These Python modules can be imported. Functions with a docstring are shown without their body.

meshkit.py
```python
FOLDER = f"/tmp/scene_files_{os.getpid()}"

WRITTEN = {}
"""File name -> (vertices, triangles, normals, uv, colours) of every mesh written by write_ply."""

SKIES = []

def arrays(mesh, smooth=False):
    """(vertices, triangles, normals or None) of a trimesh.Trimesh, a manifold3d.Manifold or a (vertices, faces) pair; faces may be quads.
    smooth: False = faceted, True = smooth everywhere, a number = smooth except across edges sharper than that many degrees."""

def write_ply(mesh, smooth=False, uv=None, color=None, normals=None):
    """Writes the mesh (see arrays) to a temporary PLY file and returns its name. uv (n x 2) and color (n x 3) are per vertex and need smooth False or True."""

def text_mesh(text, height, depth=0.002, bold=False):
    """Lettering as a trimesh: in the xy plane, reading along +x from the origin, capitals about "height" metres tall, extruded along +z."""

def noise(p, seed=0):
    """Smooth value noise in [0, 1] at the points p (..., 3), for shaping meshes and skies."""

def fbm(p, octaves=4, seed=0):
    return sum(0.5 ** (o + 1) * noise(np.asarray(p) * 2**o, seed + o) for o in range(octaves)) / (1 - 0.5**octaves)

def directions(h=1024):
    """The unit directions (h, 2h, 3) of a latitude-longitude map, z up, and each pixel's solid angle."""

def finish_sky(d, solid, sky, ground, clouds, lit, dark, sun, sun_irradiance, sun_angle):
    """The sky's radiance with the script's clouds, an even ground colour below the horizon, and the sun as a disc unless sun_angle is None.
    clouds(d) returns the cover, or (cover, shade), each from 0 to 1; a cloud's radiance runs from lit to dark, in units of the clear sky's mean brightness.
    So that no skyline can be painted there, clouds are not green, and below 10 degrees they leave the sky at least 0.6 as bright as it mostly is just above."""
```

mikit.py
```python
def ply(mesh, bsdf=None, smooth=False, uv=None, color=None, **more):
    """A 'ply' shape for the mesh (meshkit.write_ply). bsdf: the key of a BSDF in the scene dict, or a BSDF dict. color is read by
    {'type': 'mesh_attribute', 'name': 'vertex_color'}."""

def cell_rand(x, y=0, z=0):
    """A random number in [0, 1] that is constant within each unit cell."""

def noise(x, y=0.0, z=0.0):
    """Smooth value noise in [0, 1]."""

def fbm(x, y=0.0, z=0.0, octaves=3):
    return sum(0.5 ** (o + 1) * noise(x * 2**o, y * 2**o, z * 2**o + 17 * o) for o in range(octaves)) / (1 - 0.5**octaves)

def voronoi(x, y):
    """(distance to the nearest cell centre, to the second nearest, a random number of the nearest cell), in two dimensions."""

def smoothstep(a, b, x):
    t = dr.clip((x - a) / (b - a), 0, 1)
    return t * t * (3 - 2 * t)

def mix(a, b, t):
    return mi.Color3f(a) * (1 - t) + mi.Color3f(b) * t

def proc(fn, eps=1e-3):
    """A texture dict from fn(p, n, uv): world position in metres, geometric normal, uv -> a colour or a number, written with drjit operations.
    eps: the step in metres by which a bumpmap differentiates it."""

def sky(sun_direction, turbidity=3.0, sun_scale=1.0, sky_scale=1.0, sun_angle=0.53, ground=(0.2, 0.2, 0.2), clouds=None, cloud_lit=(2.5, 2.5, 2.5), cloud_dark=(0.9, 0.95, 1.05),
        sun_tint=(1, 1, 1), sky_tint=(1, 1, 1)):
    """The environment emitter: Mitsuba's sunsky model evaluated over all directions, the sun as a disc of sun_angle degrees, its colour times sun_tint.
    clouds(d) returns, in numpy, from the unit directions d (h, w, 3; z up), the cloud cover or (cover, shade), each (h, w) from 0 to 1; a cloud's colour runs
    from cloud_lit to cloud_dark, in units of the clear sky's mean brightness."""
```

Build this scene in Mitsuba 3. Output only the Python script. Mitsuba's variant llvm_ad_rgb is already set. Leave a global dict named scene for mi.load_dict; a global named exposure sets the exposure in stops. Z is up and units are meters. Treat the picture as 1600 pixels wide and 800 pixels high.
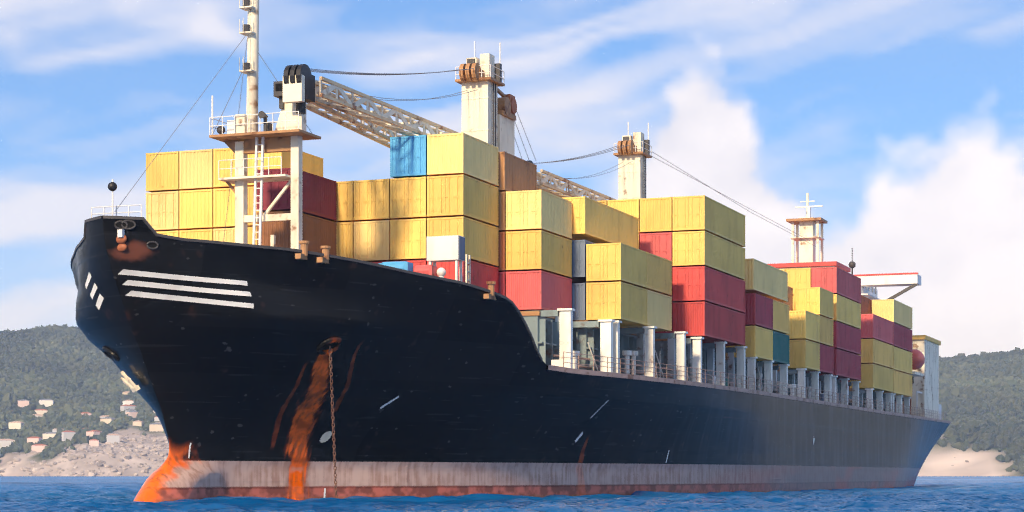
import math, random
import numpy as np
import trimesh
import mitsuba as mi
import drjit as dr
import mikit, meshkit
from mikit import noise, fbm, smoothstep, mix, proc, cell_rand

T = mi.ScalarTransform4f
rng = random.Random(7)
nrg = np.random.default_rng(7)
scene, labels = {}, {}

# ------------------------------------------------------------------ camera, sky, exposure
# World: X runs from the bow towards the stern, Y to starboard, Z up, water at 0.  q = -Y is the distance to port of the keel line.
TH, FPX, CX0, CD0, HOR, EYE, PC = 0.361773, 3109.6, -3.022, 123.342, 741.4, 1.55, -9.5
SN, CS = math.sin(TH), math.cos(TH)
cam_s = -CX0 * SN - CD0 * CS
cam_p = -CX0 * CS + CD0 * SN
CAM = (cam_s, -(cam_p - PC), EYE)
scene['camera'] = {
    'type': 'perspective', 'fov': math.degrees(2 * math.atan(800 / FPX)), 'fov_axis': 'x',
    'principal_point_offset_x': 0.0, 'principal_point_offset_y': -(HOR - 400) / 800.0,
    'near_clip': 1.0, 'far_clip': 20000.0,
    'to_world': T().look_at(origin=list(CAM), target=[CAM[0] + CS, CAM[1] + SN, EYE], up=[0, 0, 1]),
    'medium': {'type': 'ref', 'id': 'haze_air'}}

SUN_A, SUN_E = math.radians(3.0), math.radians(28.0)
SUN = (-math.cos(SUN_E) * math.cos(SUN_A), math.cos(SUN_E) * math.sin(SUN_A), math.sin(SUN_E))
exposure = 1.9


def cloud_fn(d):
    """Fair-weather sky: cirrus streaks over the whole dome, a bank of cumulus low down."""
    az = -np.degrees(np.arctan2(d[..., 1], d[..., 0]) - TH)
    az = (az + 180) % 360 - 180
    el = np.degrees(np.arcsin(np.clip(d[..., 2], -1, 1)))

    def f(u, v, w, o, seed):
        return meshkit.fbm(np.stack([u, v, np.full_like(u, w)], -1), o, seed)
    warp = f(az / 6, el / 3, 0.0, 3, 5) - 0.5
    t = el - 0.16 * az + 2.2 * warp
    streak = f(az / 9 + 1.5 * warp, t / 1.15, 1.3, 5, 11)
    veil = f(az / 16, el / 5, 2.0, 3, 23)
    thick = 0.005 - 0.0015 * np.clip(az, -20, 20) + 0.03 * np.clip(1 - el / 7.0, 0, 1) + 0.17 * np.exp(-((el - 9.0) / 2.2) ** 2) * np.exp(-((az - 1.0) / 9) ** 2)
    cir = np.clip((streak + 0.45 * (veil - 0.5) + thick - 0.425) / 0.28, 0, 1) * 0.82
    low = np.clip(1 - el / 9.0, 0, 1)
    cir = np.maximum(cir, np.clip(0.42 * low + 0.25 * (veil - 0.4), 0, 0.6))
    # cumulus: tops at an elevation that varies with azimuth, billowing
    big = f(az / 5.5 + 3.1, np.zeros_like(az), 0.0, 2, 31)
    top = 6.3 + 4.0 * (big - 0.45) + 6.2 * np.exp(-((az - 5.4) / 2.2) ** 2) + 2.4 * np.exp(-((az - 12.6) / 3.2) ** 2)
    puff = f(az / 1.5, el / 1.2, 4.0, 5, 41)
    bill = f(az / 0.55 + 9, el / 0.5, 4.0, 3, 47)
    edge = top - el + 3.0 * (puff - 0.5) + 0.9 * (bill - 0.5)
    cum = np.clip(edge / 1.3, 0, 1) ** 1.2 * 0.97
    gate = np.clip((az - 0.5) / 3.0, 0, 1) * np.clip((60 - az) / 20, 0, 1)
    gate = np.maximum(gate, np.clip((f(az / 14 + 7, np.zeros_like(az), 0.0, 2, 53) - 0.5) * 5, 0, 1) * (np.abs(az) > 22))
    cum = cum * gate
    shade_c = np.clip(0.62 - 0.9 * (puff - 0.35) - edge * 0.02 + 0.35 * np.clip(1 - el / 5.0, 0, 1) - 0.25 * np.clip((az - 2) / 8, 0, 1), 0, 1)
    cover = np.maximum(cir, cum)
    shade = np.where(cum > cir, shade_c * 0.75, 0.40 - 0.6 * np.clip(streak - 0.5, 0, 1))
    return cover, shade


scene['sky'] = mikit.sky(SUN, turbidity=3.0, sky_scale=1.2, sun_angle=5.0, ground=(0.08, 0.12, 0.16), clouds=cloud_fn, cloud_lit=(3.15, 2.98, 3.05), cloud_dark=(1.75, 1.82, 2.2), sky_tint=(0.73, 0.93, 1.28))

# ------------------------------------------------------------------ helpers


def proj(s, p, z):
    """Only for checking: where a ship point lands in a 1600 px wide photograph."""
    X = CX0 + s * SN + p * CS
    D = CD0 + s * CS - p * SN
    return 800 + FPX * X / D, HOR - FPX * (z - EYE) / D


def pt(s, p, z):
    """Ship coordinates (metres aft, metres to port of the reference line, height) to world."""
    return np.array([s, -(p - PC), z], float)


def view_ground(x, d):
    """A ground position x metres right and d metres ahead of the photographer, in world coordinates."""
    return np.array([CAM[0] + d * CS + x * SN, CAM[1] + d * SN - x * CS])


class MB:
    """Collects boxes, bars, tubes, sheets into one mesh."""

    def __init__(self):
        self.v, self.f, self.n = [], [], 0

    def add(self, v, f):
        v, f = np.asarray(v, float), np.asarray(f, int)
        if f.shape[1] == 4:
            f = np.vstack([f[:, [0, 1, 2]], f[:, [0, 2, 3]]])
        self.v.append(v)
        self.f.append(f + self.n)
        self.n += len(v)
        return self

    def mesh(self, m):
        return self.add(m.vertices, m.faces)

    def box(self, a, b):
        a, b = np.minimum(a, b), np.maximum(a, b)
        v = np.array([[(a, b)[i][0], (a, b)[j][1], (a, b)[k][2]] for i in (0, 1) for j in (0, 1) for k in (0, 1)])
        f = [[0, 1, 3, 2], [4, 6, 7, 5], [0, 4, 5, 1], [2, 3, 7, 6], [0, 2, 6, 4], [1, 5, 7, 3]]
        return self.add(v, f)

    def sbox(self, s0, s1, p0, p1, z0, z1):
        return self.box(pt(s0, p0, z0), pt(s1, p1, z1))

    def bar(self, a, b, w, h=None, up=(0, 0, 1)):
        a, b = np.asarray(a, float), np.asarray(b, float)
        h = w if h is None else h
        t = (b - a) / np.linalg.norm(b - a)
        u = np.cross(t, up)
        if np.linalg.norm(u) < 1e-3:
            u = np.cross(t, (1, 0, 0))
        u /= np.linalg.norm(u)
        n = np.cross(u, t)
        v = [q + i * u * w / 2 + j * n * h / 2 for q in (a, b) for i, j in ((-1, -1), (1, -1), (1, 1), (-1, 1))]
        f = [[0, 3, 2, 1], [4, 5, 6, 7], [0, 1, 5, 4], [1, 2, 6, 5], [2, 3, 7, 6], [3, 0, 4, 7]]
        return self.add(v, f)

    def tube(self, pts, r, sides=8, r1=None, caps=True):
        p = np.asarray(pts, float)
        t = np.gradient(p, axis=0)
        t /= np.linalg.norm(t, axis=1, keepdims=True)
        a = np.cross(t, np.where(np.abs(t[:, 2:]) < 0.9, [0, 0, 1.0], [1.0, 0, 0]))
        a /= np.linalg.norm(a, axis=1, keepdims=True)
        b = np.cross(t, a)
        ang = np.arange(sides) * 2 * np.pi / sides
        rr = np.linspace(r, r if r1 is None else r1, len(p))
        v = p[:, None] + rr[:, None, None] * (np.cos(ang)[None, :, None] * a[:, None] + np.sin(ang)[None, :, None] * b[:, None])
        i, j = np.meshgrid(np.arange(len(p) - 1), np.arange(sides), indexing='ij')
        q = np.stack([i * sides + j, i * sides + (j + 1) % sides, (i + 1) * sides + (j + 1) % sides, (i + 1) * sides + j], -1).reshape(-1, 4)
        tri = [q[:, [0, 1, 2]], q[:, [0, 2, 3]]]
        if caps:
            k = np.arange(1, sides - 1)
            z0 = np.zeros_like(k)
            tri += [np.stack([z0, k + 1, k], 1), np.stack([z0, k, k + 1], 1) + (len(p) - 1) * sides]
        return self.add(v.reshape(-1, 3), np.vstack(tri))

    def sphere(self, c, r, sub=2, squash=(1, 1, 1)):
        m = trimesh.creation.icosphere(subdivisions=sub, radius=1.0)
        return self.add(m.vertices * r * np.array(squash) + np.asarray(c, float), m.faces)

    def get(self):
        return np.vstack(self.v), np.vstack(self.f)


SMALL = {'coaming_stiffener', 'railing', 'deck_railing', 'jib_lattice', 'jib_chord', 'jib_tie', 'wire_ropes', 'stay_wires', 'portholes', 'pillar_band', 'deck_pipes', 'ladder', 'bollard', 'lashing_rod', 'bow_roller', 'side_ladder'}
used = set()


def name_of(base):
    k, n = base, 0
    while k in used:
        n += 1
        k = f'{base}_{n:03d}'
    used.add(k)
    if k.split('__')[-1].rstrip('0123456789').rstrip('_') in SMALL:
        labels.setdefault(k, {})['kind'] = 'stuff'
    return k


def emit(base, mb, mat, smooth=False, **kw):
    key = name_of(base)
    scene[key] = shape(mb, mat, smooth, **kw)
    return key


def tag(key, label=None, cat=None, group=None, kind=None):
    d = labels.setdefault(key, {})
    for k, v in (('label', label), ('category', cat), ('group', group), ('kind', kind)):
        if v:
            d[k] = v
    return key


# ------------------------------------------------------------------ materials


def principled(key, color, rough=0.5, spec=0.4, bump=None, scale=1.0, metallic=0.0, clear=0.0, eps=0.02):
    b = {'type': 'principled', 'base_color': color if isinstance(color, dict) else {'type': 'rgb', 'value': list(color)},
         'roughness': rough if isinstance(rough, dict) else float(rough), 'specular': float(spec), 'metallic': float(metallic)}
    if clear:
        b['clearcoat'] = clear
    if bump is not None:
        b = {'type': 'bumpmap', 'tex': proc(bump, eps), 'scale': scale, 'bsdf': b}
    scene[key] = {'type': 'twosided', 'bsdf': b}
    return key


PAINTS = {}


def worn_paint(key, color, rust=0.12, dirt=0.3, rough=0.55, rustcol=(0.16, 0.06, 0.025)):
    """One entry of the worn-paint material below; a mesh says by its u coordinate which paint it wears."""
    PAINTS[key] = (len(PAINTS), tuple(color), rust, dirt, rustcol)


def paint_fn(p, n, uv):
    """Sea-worn paint: fading, vertical dirt runs and specks of rust."""
    k = dr.floor(uv.x)
    c0, rc, rust, dirt = mi.Color3f(0.5), mi.Color3f(0.16, 0.06, 0.025), mi.Float(0.1), mi.Float(0.3)
    for i, col, r, d, rcol in PAINTS.values():
        hit = dr.abs(k - i) < 0.5
        c0 = dr.select(hit, mi.Color3f(col), c0)
        rc = dr.select(hit, mi.Color3f(rcol), rc)
        rust, dirt = dr.select(hit, r, rust), dr.select(hit, d, dirt)
    big = fbm(p.x * 0.35, p.y * 0.35, p.z * 0.35, 2)
    runs = fbm(p.x * 1.3, p.y * 1.3, p.z * 0.30, 3)
    fine = fbm(p.x * 2.1, p.y * 2.1, p.z * 2.1, 3)
    c = c0 * (0.74 + 0.26 * big + 0.28 * uv.y)
    c = mix(c, c0 * mi.Color3f(0.42, 0.36, 0.33), dirt * 0.85 * smoothstep(0.48, 0.78, runs))
    t = 0.6 * fine + 0.4 * runs
    return mix(c, rc, smoothstep(0.0, 0.16, t - 0.70 + rust) * 0.85)


def shape(mesh, mat, smooth=False, tint=0.5, **kw):
    """A shape dict; a worn paint goes in as uv on the one shared material."""
    mesh = mesh.get() if isinstance(mesh, MB) else mesh
    if mat in PAINTS:
        v, f, _ = meshkit.arrays(mesh, False)
        return mikit.ply((v, f), 'paint', smooth=bool(smooth), uv=np.tile([PAINTS[mat][0] + 0.5, tint], (len(v), 1)), **kw)
    return mikit.ply(mesh, mat, smooth=smooth, **kw)


YEL, YEL2, YEL3 = (0.83, 0.56, 0.145), (0.79, 0.49, 0.125), (0.86, 0.63, 0.24)
worn_paint('yellow_paint', YEL, -0.02, 0.22)
worn_paint('yellow_paint_faded', YEL3, -0.03, 0.18)
worn_paint('yellow_paint_deep', YEL2, 0.01, 0.28)
worn_paint('red_paint', (0.60, 0.075, 0.068), 0.05, 0.3)
worn_paint('maroon_paint', (0.42, 0.055, 0.075), 0.06, 0.35)
worn_paint('dark_maroon_paint', (0.22, 0.028, 0.045), 0.05, 0.3)
worn_paint('dark_brown_paint', (0.24, 0.105, 0.045), 0.08, 0.3)
worn_paint('pink_paint', (0.66, 0.13, 0.13), 0.05, 0.3)
worn_paint('rust_paint', (0.40, 0.13, 0.055), 0.10, 0.4)
worn_paint('blue_paint', (0.09, 0.38, 0.70), 0.02, 0.25)
worn_paint('slate_paint', (0.13, 0.17, 0.24), 0.03, 0.3)
worn_paint('green_paint', (0.02, 0.16, 0.14), 0.03, 0.3)
worn_paint('white_paint', (0.78, 0.76, 0.72), 0.03, 0.25)
worn_paint('cream_paint', (0.83, 0.75, 0.58), 0.11, 0.5, rustcol=(0.24, 0.10, 0.04))
worn_paint('jib_paint', (0.74, 0.56, 0.33), 0.14, 0.3, rustcol=(0.30, 0.10, 0.04))
worn_paint('post_paint', (0.82, 0.80, 0.72), 0.06, 0.35, rustcol=(0.26, 0.11, 0.05))
worn_paint('coaming_paint', (0.22, 0.29, 0.31), 0.12, 0.5)
worn_paint('coaming_light', (0.50, 0.56, 0.57), 0.10, 0.5)
worn_paint('deck_paint', (0.20, 0.09, 0.06), 0.10, 0.5)
worn_paint('gunwale_paint', (0.40, 0.27, 0.22), 0.14, 0.6)
worn_paint('brown_paint', (0.42, 0.22, 0.10), 0.14, 0.5)
worn_paint('chain_paint', (0.24, 0.12, 0.08), 0.12, 0.4)
worn_paint('mark_white', (0.75, 0.74, 0.70), -0.02, 0.25)
principled('black_iron', (0.018, 0.018, 0.020), 0.45, 0.4)
principled('dark_steel', (0.06, 0.055, 0.055), 0.5, 0.4)
principled('wire_rope', (0.20, 0.19, 0.19), 0.5, 0.5)
principled('window_glass', (0.02, 0.025, 0.03), 0.08, 0.6)
principled('roof_red', (0.62, 0.08, 0.07), 0.5, 0.3)
principled('boat_orange', (0.70, 0.09, 0.04), 0.4, 0.4)
principled('gap_black', (0.01, 0.01, 0.01), 0.9, 0.1)

principled('paint', proc(paint_fn), 0.55, 0.35)

# rust streaks below the port hawse pipe: centre line s(z) and half width w(z); filled in from the hull below
STREAKS = [  # (z0, s0, w0), (z1, s1, w1), strength, rgb
    ((8.6, -17.0, 0.25), (0.0, -14.5, 0.85), 1.0),
]


def hull_color(p, n, uv):
    z, s = p.z, p.x
    port = dr.select(p.y < 0, 1.0, 0.0)
    big = fbm(s * 0.12, p.y * 0.12, z * 0.3, 3)
    runs = fbm(s * 1.7, p.y * 0.6, z * 0.10, 3)
    fine = fbm(s * 1.6, p.y * 1.6, z * 1.6, 3)
    c = mi.Color3f(0.0062, 0.0062, 0.0064) * (0.7 + 0.7 * big)
    vert = fbm(s * 5.0, p.y * 3.0, z * 0.35, 3)
    plate = cell_rand(dr.floor(s / 7.4), dr.floor(z / 2.35), port)
    c = c * (0.65 + 0.8 * plate)
    c = mix(c, mi.Color3f(0.10, 0.095, 0.09), smoothstep(0.80, 0.86, fbm(s * 2.1, p.y * 2.1, z * 2.8, 2)) * 0.45)
    c = mix(c, mi.Color3f(0.07, 0.068, 0.07), smoothstep(0.74, 0.86, fbm(s * 0.5, 3.0, z * 6.0, 2)) * 0.16)
    aft = smoothstep(10.0, 60.0, s)
    c = mix(c, mi.Color3f(0.036, 0.040, 0.054), aft * (0.30 + 0.65 * smoothstep(0.40, 0.72, runs)))
    c = mix(c, mi.Color3f(0.10, 0.035, 0.018), smoothstep(0.62, 0.82, runs * 0.5 + fine * 0.5) * (0.35 + 0.3 * aft))
    # bare rust where the anchor cable chafes the stem, low down
    wob = 0.25 * (fine - 0.5)
    boot = smoothstep(2.33, 2.29, z)
    up = mix(mi.Color3f(0.58, 0.41, 0.35), mi.Color3f(0.34, 0.18, 0.14), smoothstep(0.36, 0.70, 0.65 * vert + 0.35 * fine) * 0.75)
    lowc = mix(mi.Color3f(0.52, 0.15, 0.11), mi.Color3f(0.24, 0.075, 0.055), smoothstep(0.35, 0.65, fine))
    b = mix(lowc, up, smoothstep(0.80, 0.90, z + wob * 0.25))
    b = b * (1 - 0.45 * smoothstep(0.12, 0.0, dr.abs(z - 0.80 + wob * 0.3)))
    b = mix(b, mi.Color3f(0.10, 0.09, 0.05), smoothstep(0.35, 0.05, z + wob) * 0.6)
    b = mix(b, mix(mi.Color3f(0.13, 0.095, 0.10), mi.Color3f(0.26, 0.07, 0.06), smoothstep(0.45, 0.7, big)), aft * 0.85)
    c = mix(c, b, boot)
    rust = mix(mi.Color3f(0.86, 0.150, 0.020), mi.Color3f(0.36, 0.085, 0.025), smoothstep(0.46, 0.72, 0.6 * vert + 0.4 * fine)) * (0.7 + 0.5 * fine)
    for (z0, s0, w0), (z1, s1, w1), a in STREAKS:
        t = dr.clip((z0 - z) / (z0 - z1), 0, 1)
        cen = s0 + (s1 - s0) * t + 0.10 * (noise(z * 0.8, s0) - 0.5)
        w = w0 + (w1 - w0) * t
        inside = smoothstep(1.0, 0.45, dr.abs(s - cen) / w + 0.9 * (vert - 0.5)) * smoothstep(z0 + 0.5, z0 - 0.2, z) * smoothstep(z1 - 0.35, z1 + 0.1, z)
        c = mix(c, rust * (0.35 + 0.65 * smoothstep(0.3, 0.9, inside)), inside * a * port * (0.60 + 0.5 * smoothstep(0.3, 0.6, fine)))
    bow_rust = smoothstep(1.0, 0.3, dr.sqrt(dr.square((s + 24.75) / 0.75) + dr.square((z - 13.15) / 0.62)) + 0.8 * (fine - 0.5)) * port
    c = mix(c, mi.Color3f(0.26, 0.085, 0.05), bow_rust * 0.55)
    stem = smoothstep(0.95, 0.35, dr.abs(p.y) + 1.0 * (fine - 0.5)) * smoothstep(3.5, 2.4, z + 1.2 * (runs - 0.5)) * smoothstep(-15.0, -17.5, s)
    return mix(c, rust * 1.1, stem)


def hull_bump(p, n, uv):
    q = dr.abs(dr.abs(p.z / 2.35 - dr.floor(p.z / 2.35)) - 0.5)
    v = dr.abs(dr.abs(p.x / 7.4 - dr.floor(p.x / 7.4)) - 0.5)
    seam = smoothstep(0.02, 0.0, q) + smoothstep(0.008, 0.0, v)
    fr = dr.sin(p.x * 2 * math.pi / 0.82) * 0.5
    return 0.018 * seam + 0.010 * fbm(p.x * 0.55, p.y * 0.3, p.z * 0.55, 3) + 0.0016 * fr


principled('hull_paint', proc(hull_color), 0.27, 0.17, bump=hull_bump, scale=1.0, eps=0.03)

# ------------------------------------------------------------------ sea, land, haze


def sea_color(p, n, uv):
    a = fbm(p.x * 0.02, p.y * 0.02, 0.0, 3)
    return mix(mi.Color3f(0.002, 0.075, 0.230), mi.Color3f(0.005, 0.110, 0.310), smoothstep(0.35, 0.65, a))


def sea_bump(p, n, uv):
    return 0.17 * fbm(p.x * 1.6, p.y * 1.6, 0.0, 3) + 0.022 * fbm(p.x * 6.0, p.y * 6.0, 3.0, 2)


principled('sea_water', proc(sea_color), 0.18, 0.16, bump=sea_bump, scale=1.0, eps=0.04)


def axis(segs):
    out = [segs[0][0]]
    for a, b, st in segs:
        n = max(1, int(round((b - a) / st)))
        out += list(np.linspace(a, b, n + 1)[1:])
    return np.array(out)


def build_sea():
    d = axis([(-600, -100, 50), (-100, 60, 10), (60, 200, 0.34), (200, 330, 0.8), (330, 600, 3), (600, 2000, 20), (2000, 4400, 200)])
    x = axis([(-4200, -600, 120), (-600, -150, 15), (-150, -55, 3), (-55, 85, 0.42), (85, 180, 3), (180, 700, 15), (700, 4200, 120)])
    X, D = np.meshgrid(x, d)
    P = np.stack([CAM[0] + D * CS + X * SN, CAM[1] + D * SN - X * CS], -1)
    u, v = P[..., 0], P[..., 1]
    z = np.zeros_like(u)
    r = np.random.default_rng(3)
    for k in range(26):
        lam = 1.3 * 1.2 ** (k % 13)
        ang = math.radians(200 + r.normal(0, 28))
        ph = r.uniform(0, 6.28)
        amp = 0.024 * lam ** 0.42
        w = 2 * np.pi / lam
        arg = w * (u * math.cos(ang) + v * math.sin(ang)) + ph + 1.2 * np.sin(0.05 * u * (k + 1) * 0.3 + 0.04 * v)
        z += amp * (np.sin(arg) + 0.25 * np.cos(2 * arg)) * np.exp(-(D / (190 * lam ** 0.35)) ** 2)
    P3 = np.stack([u, v, z * np.clip((D - 30) / 40, 0, 1)], -1)
    n, m = X.shape
    i, j = np.meshgrid(np.arange(n - 1), np.arange(m - 1), indexing='ij')
    q = np.stack([i * m + j, i * m + j + 1, (i + 1) * m + j + 1, (i + 1) * m + j], -1).reshape(-1, 4)
    return P3.reshape(-1, 3), q


tag(emit('sea', build_sea(), 'sea_water', smooth=True), 'blue sea with small choppy waves', kind='structure')

RIDGE = ([-2600, -1500, -900, -600, -437, -410, -390, -365, -340, -300, -200, 0, 200, 380, 420, 455, 520, 700, 1100, 1800, 2600],
         [60, 95, 118, 122, 123.5, 126, 127, 123, 116, 112, 105, 98, 95, 99, 103.5, 107.5, 112, 124, 118, 90, 60])
LAND0, LAND1 = 1120.0, 1750.0
LS = 1.6                                                  # the land below is laid out in units of LS metres


def land_height(x, d):
    x, d = np.asarray(x, float) / LS, np.asarray(d, float) / LS
    P = np.stack([x / 90, d / 90, np.zeros_like(x)], -1)
    shore = LAND0 + 26 * (meshkit.noise(np.stack([x / 60, x * 0, x * 0], -1), 3) - 0.5)
    t = (d - shore) / (LAND1 - shore)
    ridge = np.interp(x, *RIDGE)
    up = np.clip(t, 0, 1)
    prof = 0.10 * np.clip(t / 0.035, 0, 1) + 0.90 * (0.55 * up + 0.45 * (up * up * (3 - 2 * up)))
    back = np.clip((d - LAND1) / 700, 0, 1)
    z = ridge * prof * (1 - 0.75 * back ** 1.5)
    # the cliff on the right falls away towards the right
    cl = np.interp(x, [180, 228, 250, 292, 330], [0, 26, 22, 3, 0]) * np.clip(t / 0.05, 0, 1) * np.clip(1 - t / 0.25, 0, 1)
    rough = (meshkit.fbm(P, 4, 2) - 0.5) * 28 * np.clip(t * 3, 0, 1) * np.clip(1.25 - up, 0.15, 1)
    fine = (meshkit.fbm(P * 7, 3, 9) - 0.5) * 4.0 * np.clip(t * 10, 0, 1)
    return (np.where(t < 0, np.maximum(t * 90, -6), z + cl + rough + fine) - 0.4) * LS


def land_bare(x, d, z):
    """1 where the ground is bare rock or sand."""
    x, d, z = x / LS, d / LS, z / LS
    n = meshkit.fbm(np.stack([x / 22, d / 22, z / 9], -1), 3, 14)
    lim = np.interp(x, [-700, -470, -320, -270, -233, -200, -120, 0, 180, 228, 247, 266, 290, 330, 540, 900], [5, 5, 7, 11, 27, 40, 20, 12, 20, 30, 28, 17, 5, 4, 6, 8])
    return np.clip((lim - z) / 5 + (n - 0.5) * 6.5 + 0.5, 0, 1)


def build_land():
    x = axis([(-2600, -620, 30), (-620, -220, 4.5), (-220, 320, 16), (320, 640, 4.5), (640, 2600, 30)])
    d = axis([(1060, 1180, 4), (1180, 1500, 6), (1500, 1800, 8), (1800, 2500, 35)])
    X, D = np.meshgrid(x * LS, d * LS)
    Z = land_height(X, D)
    B = land_bare(X, D, Z)
    n = meshkit.fbm(np.stack([X / 14, D / 14, Z * 0], -1), 3, 5)[..., None]
    cr = meshkit.fbm(np.stack([X / 9, D / 30, Z / 5], -1), 3, 15)[..., None]
    rock = np.array([0.48, 0.41, 0.365]) * (0.6 + 0.75 * n) * (0.55 + 0.8 * cr)
    green = np.array([0.050, 0.068, 0.026]) * (0.6 + 0.8 * n)
    col = rock * B[..., None] + green * (1 - B[..., None])
    P3 = np.stack([CAM[0] + D * CS + X * SN, CAM[1] + D * SN - X * CS, Z], -1)
    n, m = X.shape
    i, j = np.meshgrid(np.arange(n - 1), np.arange(m - 1), indexing='ij')
    q = np.stack([i * m + j, i * m + j + 1, (i + 1) * m + j + 1, (i + 1) * m + j], -1).reshape(-1, 4)
    v = P3.reshape(-1, 3)
    q = np.vstack([q[:, [0, 1, 2]], q[:, [0, 2, 3]]])
    return v, q, col.reshape(-1, 3)


scene['land_ground'] = {'type': 'twosided', 'bsdf': {'type': 'diffuse', 'reflectance': {'type': 'mesh_attribute', 'name': 'vertex_color'}}}
lv, lq, lc = build_land()
tag(emit('hills', (lv, lq), 'land_ground', smooth=True, color=lc), 'wooded coastal hills with pale bare cliffs along the shore', kind='structure')



def shore_rocks():
    r = np.random.default_rng(44)
    base = trimesh.creation.icosphere(subdivisions=0, radius=1.0)
    bv, bf = np.array(base.vertices), np.array(base.faces)
    x = LS * np.concatenate([r.uniform(-480, -185, 5000), r.uniform(235, 480, 500)])
    d = LS * r.uniform(1105, 1230, len(x))
    z = land_height(x, d)
    k = (z > -0.8) & (land_bare(x, d, z) > r.uniform(0.3, 0.9, len(x)))
    x, d, z = x[k], d[k], z[k]
    n = len(x)
    sc = r.gamma(2.0, 0.6, n).clip(0.4, 4)
    v = bv[None] * (1 + 0.3 * r.normal(0, 1, (n, len(bv), 1))).clip(0.5, 1.6) * sc[:, None, None] * np.array([1.2, 1.2, 0.8])
    v = v + np.stack([CAM[0] + d * CS + x * SN, CAM[1] + d * SN - x * CS, z], -1)[:, None]
    f = bf[None] + (np.arange(n) * len(bv))[:, None, None]
    col = np.array([0.45, 0.39, 0.35]) * r.uniform(0.6, 1.2, (n, 1))
    return v.reshape(-1, 3), f.reshape(-1, 3), np.repeat(col, len(bv), 0)


rv, rf, rcl = shore_rocks()
tag(emit('shore_rocks', (rv, rf), 'land_ground', color=rcl), 'pale boulders and broken rock strewn along the far shore', 'rocks', kind='stuff')

# houses on the left hillside (placed before the wood so that trees keep clear of them)
HOUSES = []


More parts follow.
